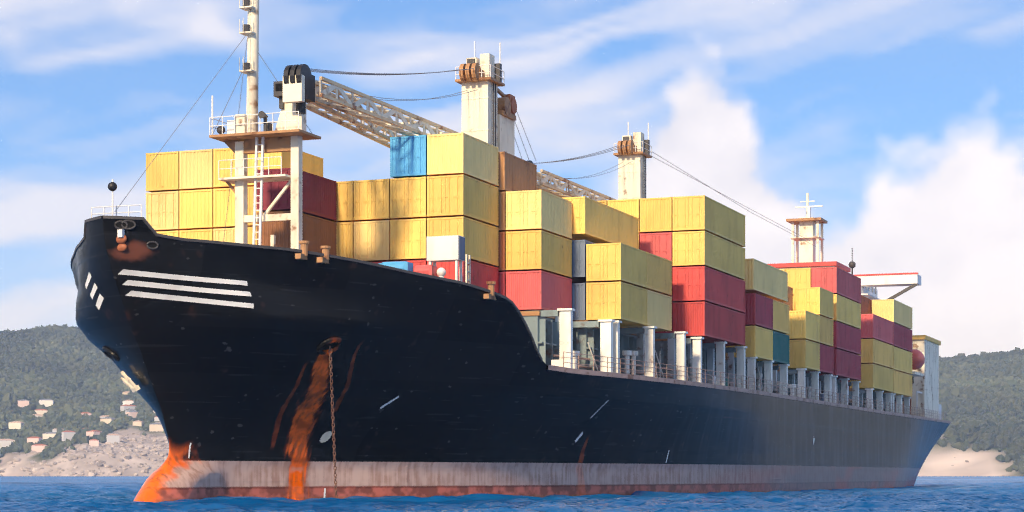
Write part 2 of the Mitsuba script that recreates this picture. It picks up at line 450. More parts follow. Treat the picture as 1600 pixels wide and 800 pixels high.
def house_spots():
    r = random.Random(21)
    k = 0
    while len(HOUSES) < 38 and k < 9000:
        k += 1
        d = LS * r.uniform(1150, 1420)
        x = LS * (r.uniform(-350, -218) if r.random() < 0.85 else r.uniform(-440, -218))
        z = float(land_height(x, d))
        if z < 8 or z / LS > 50 + (x / LS + 320) * 0.16 - (20 if x / LS < -335 else 0):
            continue
        if any((x - hx) ** 2 + ((d - hd) / 1.8) ** 2 < (17.0 + r.uniform(0, 8)) ** 2 for hx, hd, *_ in HOUSES):
            continue
        HOUSES.append((x, d, z, r.uniform(8, 15), r.uniform(8, 11), r.choice([3.2, 5.6, 5.6, 8.2]), r.uniform(-0.7, 0.7), r.randrange(5), r.randrange(3)))
    for x, d in ((418, 1330), (432, 1338), (398, 1300), (446, 1352), (380, 1420)):
        HOUSES.append((x * LS, d * LS, float(land_height(x * LS, d * LS)), r.uniform(10, 16), 9, r.choice([3.2, 5.6]), r.uniform(-0.4, 0.4), r.randrange(5), r.randrange(3)))


house_spots()
WALLS = [('house_white', (0.80, 0.77, 0.72), 'white'), ('house_cream', (0.76, 0.69, 0.58), 'cream'), ('house_pink', (0.72, 0.56, 0.51), 'pink'),
         ('house_ochre', (0.66, 0.56, 0.43), 'ochre'), ('house_grey', (0.52, 0.52, 0.54), 'grey')]
ROOFS = [('roof_tile', (0.36, 0.13, 0.075), 'red tiled roof'), ('roof_slate', (0.17, 0.18, 0.21), 'dark roof'), ('roof_pale', (0.50, 0.36, 0.27), 'pale tiled roof')]
for k, c, _ in WALLS + ROOFS:
    principled(k, c, 0.8, 0.2)


def forest(xr, dr_, count, seed, size=(1.5, 3.4)):
    """Tree crowns of a far-off wood: ragged leaf clumps, each its own shape, standing on the hill."""
    r = np.random.default_rng(seed)
    base = trimesh.creation.icosphere(subdivisions=0, radius=1.0)
    bv, bf = np.array(base.vertices), np.array(base.faces)
    x, d = LS * r.uniform(*xr, count * 2), LS * r.uniform(*dr_, count * 2)
    z = land_height(x, d)
    bare = land_bare(x, d, z)
    keep = (z > 2.5) & (bare < r.uniform(0.15, 0.95, len(x)))
    hs = np.array([(h[0], h[1]) for h in HOUSES])
    near = (((x[:, None] - hs[None, :, 0]) / 9.5) ** 2 + ((d[:, None] - hs[None, :, 1] + 9) / 20) ** 2 < 1).any(1)
    keep &= ~near
    x, d, z = x[keep][:count], d[keep][:count], z[keep][:count]
    n = len(x)
    grow = meshkit.fbm(np.stack([x / 60, d / 60, x * 0], -1), 2, seed)
    sc = LS * r.uniform(*size, n) * (0.5 + 1.0 * grow)
    v = bv[None] * (1 + 0.38 * r.normal(0, 1, (n, len(bv), 1))).clip(0.4, 1.8)
    v = v * sc[:, None, None] * np.stack([r.uniform(0.8, 1.2, n), r.uniform(0.8, 1.2, n), r.uniform(0.7, 1.5, n)], -1)[:, None, :]
    g = np.stack([CAM[0] + d * CS + x * SN, CAM[1] + d * SN - x * CS, z + sc * 0.55], -1)
    v = v + g[:, None, :]
    f = bf[None] + (np.arange(n) * len(bv))[:, None, None]
    hue = r.uniform(0, 1, (n, 1))
    dry = (meshkit.fbm(np.stack([x / 110, d / 110, x * 0], -1), 3, seed + 4)[:, None] - 0.3).clip(0, 1)
    col = (np.array([0.050, 0.070, 0.044]) * (1 - hue) + np.array([0.10, 0.108, 0.060]) * hue) * (0.7 + 1.3 * dry)
    return v.reshape(-1, 3), f.reshape(-1, 3), np.repeat(col, len(bv), 0)


scene['leaf'] = {'type': 'twosided', 'bsdf': {'type': 'diffuse', 'reflectance': {'type': 'mesh_attribute', 'name': 'vertex_color'}}}
fo = [forest((-500, -185), (1120, 1790), 34000, 1, (1.2, 2.9)), forest((235, 520), (1120, 1790), 32000, 2, (1.2, 2.9)), forest((-1500, -500), (1130, 1800), 4000, 5, (4, 8)),
      forest((520, 1500), (1130, 1800), 4000, 6, (4, 8)), forest((-185, 235), (1130, 1800), 5000, 7, (4, 7))]
fv, ff, fc, off = [], [], [], 0
for v, f, c in fo:
    fv.append(v), ff.append(f + off), fc.append(c)
    off += len(v)
tag(emit('forest', (np.vstack(fv), np.vstack(ff)), 'leaf', color=np.vstack(fc)), 'dense green wood covering the far hills', 'forest', kind='stuff')

unit_window = mikit.ply(MB().box((-0.5, -0.06, -0.5), (0.5, 0.06, 0.5)).get(), 'window_glass')


def house(x, d, z, w, dp, h, rot, wi, ri, side):
    key = name_of('house')
    g = view_ground(x, d)
    face = TH - math.pi / 2 + rot                        # local -y looks at the sea
    M = T().translate([float(g[0]), float(g[1]), z - 1.5]).rotate([0, 0, 1], math.degrees(face) + 180 - 90 + 90)
    wall, rm = WALLS[wi], ROOFS[ri]
    body = MB().box((-w / 2, -dp / 2, 0), (w / 2, dp / 2, h + 1.5))
    scene[key + '__wall'] = mikit.ply(body.get(), wall[0], to_world=M)
    o, rh = 0.45, w * 0.0 + 1.5
    zt = h + 1.5
    v = [(-w / 2 - o, -dp / 2 - o, zt), (w / 2 + o, -dp / 2 - o, zt), (w / 2 + o, dp / 2 + o, zt), (-w / 2 - o, dp / 2 + o, zt),
         (-w / 2 + dp * .38, 0, zt + rh), (w / 2 - dp * .38, 0, zt + rh)]
    f = [(0, 1, 5), (0, 5, 4), (1, 2, 5), (2, 3, 4), (2, 4, 5), (3, 0, 4), (0, 2, 1), (0, 3, 2)]
    scene[key + '__roof'] = mikit.ply(MB().add(v, f).get(), rm[0], to_world=M)
    n = 0
    for fl in range(max(1, int(round(h / 2.8)))):
        for cx in (-0.28, 0.0, 0.28):
            wk = key + '__window' + (f'_{n:03d}' if n else '')
            n += 1
            scene[wk] = {**unit_window, 'to_world': M @ T().translate([cx * w, -dp / 2 - 0.03, 1.5 + 1.6 + fl * 2.7]).scale([w * 0.12, 1, 1.3])}
    st = {3.2: 'one-storey', 3.4: 'one-storey', 5.6: 'two-storey', 5.8: 'two-storey', 8.2: 'three-storey'}[h]
    where = 'near the shore' if z < 22 else 'halfway up' if z < 42 else 'high'
    lr = ('towards the picture edge' if x < -400 else 'towards the ship' if x > -350 else 'mid-town') if side == 'left' else 'behind the stern'
    tag(key, f'small {st} {wall[2]} house, {rm[2]}, {where} on {side} hillside, {lr}', 'house', f'{st} {wall[2]} houses, {rm[2]}, {where} on {side} hillside, {lr}')


for hh in HOUSES:
    house(*hh, 'left' if hh[0] < 0 else 'right')

# a block of air round the whole place
scene['haze_air'] = {'type': 'homogeneous', 'albedo': {'type': 'rgb', 'value': [0.93, 0.95, 0.97]}, 'sigma_t': {'type': 'rgb', 'value': [0.000085, 0.000105, 0.00014]}}
hc = view_ground(0, 2000)
scene['haze'] = {'type': 'cube', 'bsdf': {'type': 'null'}, 'interior': {'type': 'ref', 'id': 'haze_air'},
                 'to_world': T().translate([float(hc[0]), float(hc[1]), 106]).rotate([0, 0, 1], math.degrees(TH)).scale([2700, 4400, 118])}
tag('haze', 'thin blue sea haze', kind='stuff')

# ------------------------------------------------------------------ the ship: hull
SHIP = 'container_ship'
tag(SHIP, 'large black-hulled container ship at anchor with red boot topping and stacked yellow and red containers', 'container ship')

B1 = ([0, 1, 2, 3, 6, 9, 15, 22, 28, 38, 52, 60, 400], [0, 1.5, 2.5, 3.35, 5.7, 7.9, 11, 14, 15.6, 17, 18.0, 18.1, 18.1])
B0 = ([0, 1, 5, 10, 19, 30, 40, 52, 68, 400], [0, .5, 2.1, 4.4, 8.9, 12.2, 14.7, 16.8, 18.1, 18.1])


def smooth_interp(x, xs, ys):
    from scipy.interpolate import PchipInterpolator
    return PchipInterpolator(xs, ys)(np.clip(x, 0, 399))


def stem_s(z):
    return np.interp(z, [-2, 0, 1.2, 2.0, 2.5, 3.2, 5, 7.7, 10, 12.3, 13.35, 15], [-23.6, -22.4, -21.0, -19.8, -19.3, -19.2, -20.0, -21.9, -23.6, -25.1, -25.6, -26.0])


def end_s(z):
    return np.interp(z, [-2, 0, 2.5, 7.2, 9], [134, 137, 142, 148.6, 148.8])


def half_breadth(s, z):
    s, z = np.broadcast_arrays(np.asarray(s, float), np.asarray(z, float))
    d1 = np.maximum(s - stem_s(np.maximum(z, 2.5)), 0)
    d0 = np.where(z >= 2.5, d1, np.maximum(s + 19.3, 0))
    t = np.clip((z - 2.2) / 10.3, 0, 1)
    w = t ** 0.52 * (0.30 + 0.70 * np.clip(t / 0.42, 0, 1) ** 1.2)
    b = (1 - w) * smooth_interp(d0, *B0) + w * smooth_interp(d1, *B1)
    nose = 1.05 * np.sqrt(np.maximum(s - stem_s(z), 0)) * np.clip((3.0 - z) / 1.5, 0.25, 1)
    nose = np.minimum(nose, np.where(s > -12, 0, 1.5))
    b = np.where(z < 3.0, np.maximum(b, nose), b)
    # the bluff, rounded flare of the upper bow
    d = np.maximum(s - stem_s(z), 0)
    kz = np.interp(z, [3.0, 4.5, 6, 8, 9, 10, 11, 12, 13.3, 14.5], [0.6, 1.15, 1.8, 2.5, 3.1, 3.35, 3.05, 2.6, 2.15, 2.1])
    bluff = kz * np.where(d < 4, 1.16 * (np.sqrt(d + 0.35) - 0.35 ** 0.5), 1.733 + 0.12 * (np.minimum(d, 10) - 4))
    b = np.where(z > 3.0, (np.maximum(b, 1e-6) ** 8 + np.maximum(bluff, 1e-6) ** 8) ** 0.125, b)
    aft = np.clip((s - 100) / 49, 0, 1)
    return b * (1 - 0.30 * aft ** 2 * np.clip((8.2 - z) / 8.2, 0, 1) - 0.03 * aft ** 2)


TOP = ([-27, -24.75, -24.45, -23.3, -18.3, -16.7, -14.4, -11, -7.4, -4.7, -3.2, -1.7, 0.5, 1.6, 2.8, 6, 30, 100, 149],
       [14.85, 14.8, 14.05, 13.85, 13.7, 13.55, 13.35, 13.0, 12.7, 12.3, 12.0, 11.2, 9.7, 8.85, 8.36, 8.25, 8.2, 8.25, 8.45])


def top_z(s):
    return np.interp(s, *TOP)


def build_hull():
    g = np.concatenate([np.linspace(0, 1, 14) ** 2 * 0.03, np.linspace(0.03, 0.24, 60)[1:], np.linspace(0.24, 1, 90)[1:]])
    v = np.concatenate([np.linspace(-1.4, 2.3, 12), [2.34, 2.6, 3.0]])
    rows = []
    m = len(g)
    ztop = None
    s = -25.6 + g * 174
    for _ in range(30):                                   # where each column meets the sheer line
        ztop = top_z(s)
        s = stem_s(ztop) + g * (end_s(ztop) - stem_s(ztop))
    for t in np.linspace(0, 1, 40):
        rows.append(3.0 + (ztop - 3.0) * t)
    Z = np.vstack([np.repeat(v[:-1, None], m, 1)] + [r[None] for r in rows])
    S_ = stem_s(Z) + g[None] * (end_s(Z) - stem_s(Z))
    Q = half_breadth(S_, Z)
    return g, S_, Q, Z


HG, HS, HQ, HZ = build_hull()


def hull_mesh():
    n, m = HS.shape
    out = MB()
    i, j = np.meshgrid(np.arange(n - 1), np.arange(m - 1), indexing='ij')
    q = np.stack([i * m + j, (i + 1) * m + j, (i + 1) * m + j + 1, i * m + j + 1], -1).reshape(-1, 4)
    port = np.stack([HS, -HQ, HZ], -1).reshape(-1, 3)
    star = np.stack([HS, HQ, HZ], -1).reshape(-1, 3)
    v = np.vstack([port, star])
    f = np.vstack([q[:, ::-1], q + n * m])
    a = np.arange(n - 1) * m + m - 1                      # transom
    tr = np.stack([a, a + m, a + m + n * m, a + n * m], -1)
    f = np.vstack([f, tr])
    f = np.vstack([f[:, [0, 1, 2]], f[:, [0, 2, 3]]])
    mesh = trimesh.Trimesh(v, f, process=False)
    mesh.merge_vertices(digits_vertex=5)
    mesh.update_faces(mesh.nondegenerate_faces())
    return mesh


emit(SHIP + '__hull', hull_mesh(), 'hull_paint', smooth=48)


def surf(s, z, side=1, out=0.0):
    """A point on the shell at s, z (side 1: port), moved out of it by 'out' metres."""
    e = 0.05
    q = float(half_breadth(s, z))
    qs = (float(half_breadth(s + e, z)) - float(half_breadth(s - e, z))) / (2 * e)
    qz = (float(half_breadth(s, z + e)) - float(half_breadth(s, z - e))) / (2 * e)
    n = np.array([-qs, 1, -qz])
    n /= np.linalg.norm(n)
    a = np.array([s, q, z]) + n * out
    return np.array([a[0], -side * a[1], a[2]])


def shell_strip(path, w, side=1, out=0.025, up=(0, 1)):
    """A band of paint lying on the shell along path [(s, z), ...], w wide in the direction up (ds, dz)."""
    v, f = [], []
    for k, (s, z) in enumerate(path):
        for o in (-0.5, 0.5):
            v.append(surf(s + up[0] * w * o, z + up[1] * w * o, side, out))
        if k:
            f.append([2 * k - 2, 2 * k, 2 * k + 1, 2 * k - 1])
    return MB().add(v, f)


# deck, caps, inner bulwark
i_top = HS.shape[0] - 1
ts, tq, tz = HS[i_top], HQ[i_top], HZ[i_top]


def cap(side, low=0.10):
    mb = MB()
    v, f = [], []
    for k in range(len(ts)):
        q = max(tq[k], 0.0)
        wdt = 0.30
        for dq, dz in ((0.06, -low), (0.06, 0.05), (-wdt, 0.05), (-wdt, -low)):
            v.append((ts[k], -side * max(q + dq, 0.0), tz[k] + dz))
        if k:
            for c in range(4):
                f.append([4 * k - 4 + c, 4 * k - 4 + (c + 1) % 4, 4 * k + (c + 1) % 4, 4 * k + c])
    return mb.add(v, f)


fore = ts < 2.6


def part_cap(side, sel, name, mat):
    global ts, tq, tz
    keep = ts, tq, tz
    ts, tq, tz = ts[sel], tq[sel], tz[sel]
    emit(SHIP + '__' + name, cap(side, 0.26 if name == 'gunwale' else 0.10), mat)
    ts, tq, tz = keep


for sd in (1, -1):
    part_cap(sd, fore, 'bulwark_rail', 'dark_steel')
    part_cap(sd, ts > 2.3, 'gunwale', 'gunwale_paint')


def deck_mesh(z, s0, s1, n=60, inset=0.12, slope=0.0):
    ss = np.linspace(s0, s1, n)
    mb = MB()
    v, f = [], []
    for k, s in enumerate(ss):
        zz = z + slope * (s - s0)
        q = max(float(half_breadth(s, zz)) - inset, 0.02)
        v += [(s, -q, zz), (s, q, zz)]
        if k:
            f.append([2 * k - 2, 2 * k - 1, 2 * k + 1, 2 * k])
    return mb.add(v, f)


emit(SHIP + '__main_deck', deck_mesh(8.12, -3.0, 148.3), 'deck_paint')
emit(SHIP + '__forecastle_deck', deck_mesh(12.35, -25.0, -3.0, slope=-0.04), 'deck_paint')
emit(SHIP + '__forecastle_bulkhead', MB().sbox(-3.02, -2.9, PC - float(half_breadth(-3, 8.3)) + 0.3, PC + float(half_breadth(-3, 8.3)) - 0.3, 8.2, 11.45), 'white_paint')
# inner face of the forecastle bulwark
v, f = [], []
sel = np.where(ts < -2.9)[0]
for side in (1, -1):
    o = len(v)
    for c, k in enumerate(sel):
        for zz in np.linspace(tz[k] - 0.05, min(11.3, tz[k] - 0.1), 6):
            q = max(float(half_breadth(ts[k], zz)) - 0.16, 0) if ts[k] > float(stem_s(zz)) + 0.2 else 0.0
            v.append((max(ts[k], float(stem_s(zz)) + 0.2), -side * q, zz))
        if c:
            f += [[o + 6 * c - 6 + j, o + 6 * c - 5 + j, o + 6 * c + 1 + j, o + 6 * c + j] for j in range(5)]
emit(SHIP + '__bulwark_lining', MB().add(v, f), 'deck_paint')
HAWSE = (-14.3, 8.75)
STREAKS[:] = [
    ((8.8, -14.4, 0.40), (5.8, -12.5, 0.80), 1.0),
    ((5.8, -12.5, 0.80), (2.1, -10.85, 0.90), 1.0),
    ((2.2, -10.9, 0.90), (-0.5, -11.1, 0.95), 1.0),
    ((8.2, -14.0, 0.10), (2.6, -11.6, 0.30), 0.5),
    ((7.6, -14.6, 0.12), (3.2, -12.95, 0.24), 0.30),
    ((8.8, -12.5, 0.14), (5.2, -10.6, 0.22), 0.30),
    ((3.9, 12.4, 0.20), (-0.4, 13.2, 0.75), 0.30),
]
BOW_STRIPES = [[(-24.80, 12.09), (-24.07, 11.98), (-23.0, 11.87), (-21.75, 11.79), (-20.05, 11.73)],
               [(-24.45, 11.57), (-23.79, 11.46), (-22.77, 11.33), (-21.47, 11.22), (-20.0, 11.15)],
               [(-24.12, 11.04), (-23.49, 10.91), (-22.53, 10.78), (-21.27, 10.64), (-19.95, 10.53)]]
for st in BOW_STRIPES:
    st = np.array(st)
    ss_ = np.linspace(st[0, 0], st[-1, 0], 30)
    from scipy.interpolate import PchipInterpolator
    emit(SHIP + '__bow_stripe', shell_strip(list(zip(ss_, PchipInterpolator(st[:, 0], st[:, 1])(ss_))), 0.25, 1), 'mark_white')
for (a, b) in (((-23.7, 12.16), (-22.62, 11.60)), ((-23.68, 11.57), (-22.82, 11.02)), ((-23.56, 11.0), (-22.80, 10.45))):
    emit(SHIP + '__bow_mark', shell_strip([(a[0] + (b[0] - a[0]) * t, a[1] + (b[1] - a[1]) * t) for t in np.linspace(0, 1, 8)], 0.26, -1, 0.02), 'mark_white')
for (s0, z0), (s1, z1), w in (((-7.9, 5.45), (-7.45, 6.15), 0.16), ((11.05, 3.75), (11.35, 4.35), 0.26), ((11.15, 5.3), (11.75, 6.5), 0.10), ((-18.2, 2.45), (-18.15, 3.3), 0.09),
                              ((24.1, 2.4), (24.2, 3.3), 0.14), ((-10.2, 3.5), (-10.15, 3.62), 0.06), ((-9.2, 0.15), (-9.15, 0.75), 0.12), ((62, 4.3), (62.4, 4.9), 0.4)):
    dx, dz = s1 - s0, z1 - z0
    L = math.hypot(dx, dz)
    emit(SHIP + '__hull_mark', shell_strip([(s0 + dx * t, z0 + dz * t) for t in np.linspace(0, 1, 5)], w, 1, 0.025, (-dz / L, dx / L)), 'mark_white')
# bow thruster mark: a round pale disc
c = surf(-9.95, 3.75, 1, 0.03)
disc = MB()
vv = [c]
for k in range(20):
    a = 2 * math.pi * k / 20
    vv.append(surf(-9.95 + 0.30 * math.cos(a), 3.75 + 0.34 * math.sin(a), 1, 0.03))
disc.add(vv, [[0, 1 + k, 1 + (k + 1) % 20] for k in range(20)])
emit(SHIP + '__thruster_mark', disc, 'cream_paint')

# hawse pipes, cable and the housed starboard anchor


def ring_on(s, z, side, R, r, name, mat):
    e1 = surf(s + 0.1, z, side) - surf(s - 0.1, z, side)
    e2 = surf(s, z + 0.1, side) - surf(s, z - 0.1, side)
    e1 /= np.linalg.norm(e1)
    e2 /= np.linalg.norm(e2)
    c = surf(s, z, side, 0.05)
    ang = np.linspace(0, 2 * math.pi, 25)
    emit(SHIP + '__' + name, MB().tube([c + R * (math.cos(a) * e1 + math.sin(a) * e2) for a in ang], r, 8), mat)
    n = np.cross(e1, e2)
    hole = MB().add([c + n * 0] + [c + 0.95 * R * (math.cos(a) * e1 + math.sin(a) * e2) for a in ang[:-1]], [[0, 1 + k, 1 + (k + 1) % 24] for k in range(24)])
    emit(SHIP + '__' + name + '__opening', hole, 'gap_black')


ring_on(*HAWSE, 1, 0.55, 0.16, 'hawse_pipe', 'hull_paint')
ring_on(-19.9, 8.2, -1, 0.5, 0.15, 'hawse_pipe_001', 'hull_paint')


def chain(a, b, n, name, mat):
    a, b = np.asarray(a, float), np.asarray(b, float)
    t = (b - a) / np.linalg.norm(b - a)
    u = np.cross(t, (1, 0, 0))
    u /= np.linalg.norm(u)
    w = np.cross(t, u)
    L = np.linalg.norm(b - a) / n
    mb = MB()
    for k in range(n):
        c = a + t * L * (k + 0.5)
        x = u if k % 2 else w
        ang = np.linspace(0, 2 * math.pi, 13)
        mb.tube([c + t * math.cos(q) * L * 0.62 + x * math.sin(q) * L * 0.36 for q in ang], L * 0.125, 6, caps=False)
    emit(SHIP + '__' + name, mb, mat)


chain(surf(*HAWSE, 1, 0.1), pt(-10.6, 5.95 + PC, -0.6), 46, 'anchor_chain', 'chain_paint')


def anchor(s, z, side):
    e1 = surf(s + 0.1, z, side) - surf(s - 0.1, z, side)
    e2 = surf(s, z + 0.1, side) - surf(s, z - 0.1, side)
    e1, e2 = e1 / np.linalg.norm(e1), e2 / np.linalg.norm(e2)
    n = surf(s, z, side, 1.0) - surf(s, z, side, 0.0)
    c = surf(s, z, side, 0.35)
    mb = MB()
    e1, e2 = e1 * 0.62, e2 * 0.62
    mb.bar(c + e2 * 1.4, c - e2 * 0.55, 0.17, 0.17, up=tuple(n))
    mb.bar(c - e2 * 0.6 - e1 * 0.75, c - e2 * 0.6 + e1 * 0.75, 0.24, 0.28, up=tuple(n))
    for k in (-1, 1):
        mb.bar(c - e2 * 0.6 + e1 * 0.55 * k, c + e2 * 0.55 + e1 * 0.95 * k + n * 0.1, 0.2, 0.14, up=tuple(n))
        mb.bar(c + e2 * 0.45 + e1 * 0.92 * k, c + e2 * 0.85 + e1 * 1.02 * k + n * 0.12, 0.11, 0.09, up=tuple(n))
    emit(SHIP + '__anchor', mb, 'cream_paint')


anchor(-20.0, 6.7, -1)

# things on the bow bulwark: fairleads, black ball on the jackstaff, rollers, rust patch plate


def bow_plate(s, z, r, name, mat):
    c = surf(s, z, 1, 0.04)
    e1 = surf(s + 0.03, z, 1) - surf(s - 0.03, z, 1)
    e1 /= np.linalg.norm(e1)
    e2 = np.array([0, 0, 1.0])
    vv = [c] + [c + r * (1.35 * math.cos(a) * e1 + 0.85 * math.sin(a) * e2) for a in np.linspace(0, 2 * math.pi, 17)[:-1]]
    emit(SHIP + '__' + name, MB().add(vv, [[0, 1 + k, 1 + (k + 1) % 16] for k in range(16)]), mat)
    emit(SHIP + '__' + name + '__rim', MB().tube([c + 1.05 * r * (1.35 * math.cos(a) * e1 + 0.85 * math.sin(a) * e2) for a in np.linspace(0, 2 * math.pi, 21)], 0.05, 6, caps=False), 'dark_steel')


bow_plate(-25.42, 14.42, 0.22, 'fairlead', 'gap_black')
bow_plate(-25.22, 14.45, 0.24, 'fairlead', 'gap_black')
bow_plate(-24.3, 13.45, 0.20, 'fairlead', 'gap_black')
mb = MB()
c = surf(-25.35, 14.0, 1, 0.12)
mb.box(c - [0.12, 0.14, 0.20], c + [0.12, 0.14, 0.20])
emit(SHIP + '__bow_light', mb, 'white_paint')
mb = MB()
for s_, z_, r_ in ((-25.3, 13.72, 0.34), (-25.2, 13.3, 0.30)):
    c = surf(s_, z_, 1, 0.0)
    mb.sphere(c, r_, 2, (0.5, 1.0, 0.75))
emit(SHIP + '__bow_roller', mb, 'rust_paint', smooth=True)
base = np.array([-25.15, -0.12, 14.75])
mb = MB().tube([base, base + [0, 0, 2.1]], 0.045, 6)
for k in range(5):
    a = -1.5 + 0.75 * k
    mb.tube([base + [0.35, a, -0.1], base + [0.35, a, 0.75]], 0.03, 5)
for zz in (0.4, 0.75):
    mb.tube([base + [0.35, -1.5, zz], base + [0.35, 1.5, zz]], 0.025, 5)
emit(SHIP + '__jackstaff', mb, 'white_paint')
emit(SHIP + '__jackstaff__signal_ball', MB().sphere(base + [-0.02, 0, 1.72], 0.24, 3), 'black_iron', smooth=True)

for k, (s_, hh) in enumerate(((-17.5, 0.75), (-16.35, 0.65), (-4.9, 0.8))):
    q = float(half_breadth(s_, float(top_z(s_))))
    mb = MB()
    x0 = pt(s_, q + PC, float(top_z(s_)))
    mb.tube([x0 + [0, 0.05, -0.25], x0 + [0, 0.05, hh * 0.55]], 0.20, 10)
    mb.tube([x0 + [0, 0.05, hh * 0.55], x0 + [0, 0.05, hh * 0.75]], 0.28, 10)
    mb.box(x0 + [-0.6, -0.05, -0.45], x0 + [0.6, 0.30, -0.16])
    emit(SHIP + '__mooring_roller', mb, 'brown_paint')

# ------------------------------------------------------------------ foremast and its platforms
FM = SHIP + '__foremast'


def fm(name, mb, mat, smooth=False):
    return emit(FM + '__' + name, mb, mat, smooth=smooth)


Z1, Z2 = 21.15, 18.75
fm('post', MB().sbox(-11.75, -11.25, -5.93, -5.43, 11.8, 22.6), 'cream_paint')
fm('post', MB().sbox(-11.75, -11.25, -9.55, -9.0, 11.8, 20.9), 'cream_paint')
fm('mast', MB().tube([pt(-12.3, -8.15, Z1), pt(-12.3, -8.0, 30), pt(-12.3, -7.95, 37.5)], 0.34, 12, 0.26), 'cream_paint', 30)
lad = MB()
for dp in (-0.2, 0.2):
    lad.bar(pt(-12.05, -8.05 + dp, 12.0), pt(-12.05, -7.75 + dp, Z1), 0.13)
for zz in np.arange(12.6, 21, 0.42):
    lad.bar(pt(-12.05, -8.25 + (zz - 12) * 0.033, zz), pt(-12.05, -7.85 + (zz - 12) * 0.033, zz), 0.06)
fm('ladder', lad, 'white_paint')
lad = MB()
for dp in (-0.18, 0.18):
    lad.bar(pt(-11.95, -8.45 + dp, Z1), pt(-11.95, -8.3 + dp, 37), 0.06)
for zz in np.arange(21.6, 37, 0.42):
    lad.bar(pt(-11.95, -8.6, zz), pt(-11.95, -8.2, zz), 0.045)
fm('ladder', lad, 'cream_paint')
for zz in (28.6, 27.15, 24.95):                     # lanterns on brackets
    L = MB().tube([pt(-12.75, -8.25, zz - 0.18), pt(-12.75, -8.25, zz + 0.22)], 0.23, 10)
    k = fm('lantern', L, 'dark_steel')
    mb = MB().sbox(-13.0, -12.2, -8.6, -7.8, zz - 0.28, zz - 0.20)
    for a in np.linspace(0, 2 * math.pi, 7)[:-1]:
        mb.tube([pt(-12.75 + 0.4 * math.cos(a), -8.25 + 0.4 * math.sin(a), zz - 0.2), pt(-12.75 + 0.4 * math.cos(a), -8.25 + 0.4 * math.sin(a), zz + 0.55)], 0.02, 4)
    emit(k + '__bracket', mb, 'cream_paint')
fm('platform', MB().sbox(-13.0, -10.2, -10.55, -4.75, Z1 - 0.14, Z1), 'brown_paint')
fm('platform', MB().sbox(-12.4, -10.6, -10.3, -5.95, Z2 - 0.12, Z2), 'cream_paint')
fm('girder', MB().sbox(-11.7, -11.3, -9.0, -5.95, Z1 - 0.95, Z1 - 0.15), 'brown_paint')
g = MB()
g.add([pt(-11.6, -9.4, Z1 - 0.15), pt(-11.6, -10.4, Z1 - 0.15), pt(-11.6, -9.4, Z1 - 1.15), pt(-11.4, -9.4, Z1 - 0.15), pt(-11.4, -10.4, Z1 - 0.15), pt(-11.4, -9.4, Z1 - 1.15)],
      [[0, 1, 2], [3, 5, 4], [0, 3, 4], [0, 4, 1], [1, 4, 5], [1, 5, 2], [2, 5, 3], [2, 3, 0]])
fm('bracket', g, 'brown_paint')
fm('girder', MB().sbox(-11.65, -11.35, -9.0, -5.95, 16.2, 16.6), 'cream_paint')
fm('girder', MB().sbox(-11.65, -11.35, -9.0, -5.95, 13.55, 13.85), 'cream_paint')
fm('brace', MB().bar(pt(-11.5, -8.0, 16.3), pt(-11.5, -6.0, 18.5), 0.16), 'cream_paint')
fm('brace', MB().bar(pt(-11.5, -7.2, 13.8), pt(-11.5, -7.2, 15.4), 0.22), 'cream_paint')
fm('brace', MB().bar(pt(-11.5, -9.3, 17.6), pt(-11.5, -10.2, Z2 - 0.1), 0.14), 'brown_paint')
rl = MB()
for zz in (0.5, 1.0):
    rl.tube([pt(-13, -10.5, Z1 + zz), pt(-13, -4.8, Z1 + zz), ], 0.025, 5)
    rl.tube([pt(-10.25, -10.5, Z1 + zz), pt(-10.25, -6.2, Z1 + zz)], 0.025, 5)
    rl.tube([pt(-13, -10.5, Z1 + zz), pt(-10.25, -10.5, Z1 + zz)], 0.025, 5)
    rl.tube([pt(-12.4, -10.25, Z2 + zz), pt(-12.4, -6.2, Z2 + zz)], 0.025, 5)
for pp in np.linspace(-10.5, -4.8, 8):
    rl.tube([pt(-13, pp, Z1), pt(-13, pp, Z1 + 1.0)], 0.03, 5)
    rl.tube([pt(-10.25, min(pp, -6.2), Z1), pt(-10.25, min(pp, -6.2), Z1 + 1.0)], 0.03, 5)
for pp in np.linspace(-10.25, -6.2, 6):
    rl.tube([pt(-12.4, pp, Z2), pt(-12.4, pp, Z2 + 1.0)], 0.03, 5)
fm('railing', rl, 'white_paint')
fm('whip_antenna', MB().tube([pt(-12.8, -10.45, Z1), pt(-12.8, -10.45, Z1 + 2.3)], 0.055, 6), 'white_paint')
fm('searchlight', MB().sphere(pt(-12.6, -10.0, Z1 + 0.33), 0.25, 2).sbox(-12.7, -12.5, -10.05, -9.95, Z1, Z1 + 0.3), 'dark_steel')
fm('cabinet', MB().sbox(-12.6, -11.8, -9.6, -8.75, Z1, Z1 + 0.85), 'white_paint')
fm('cabinet', MB().sbox(-12.3, -11.9, -7.4, -7.0, Z1, Z1 + 0.6), 'dark_steel')
for a_, b_ in (((-12.3, -8.0, 27.5), (-24.9, -9.4, 15.2)), ((-12.3, -8.0, 26.2), (-12.9, -10.4, Z1)), ((-12.3, -8.0, 26.2), (-10.4, -5.1, Z1)), ((-12.3, -8.0, 30.0), (-6.0, -14.0, 12.0))):
    fm('stay', MB().tube([pt(*a_), pt(*b_)], 0.018, 4), 'wire_rope')
fm('cabinet', MB().sbox(-12.9, -12.5, -8.9, -8.3, Z1, Z1 + 1.1), 'cream_paint')
fm('horn', MB().tube([pt(-13.3, -7.0, Z1 + 0.9), pt(-12.6, -7.0, Z1 + 0.9)], 0.22, 10, 0.06).sbox(-12.9, -12.75, -7.08, -6.92, Z1, Z1 + 0.9), 'dark_steel')
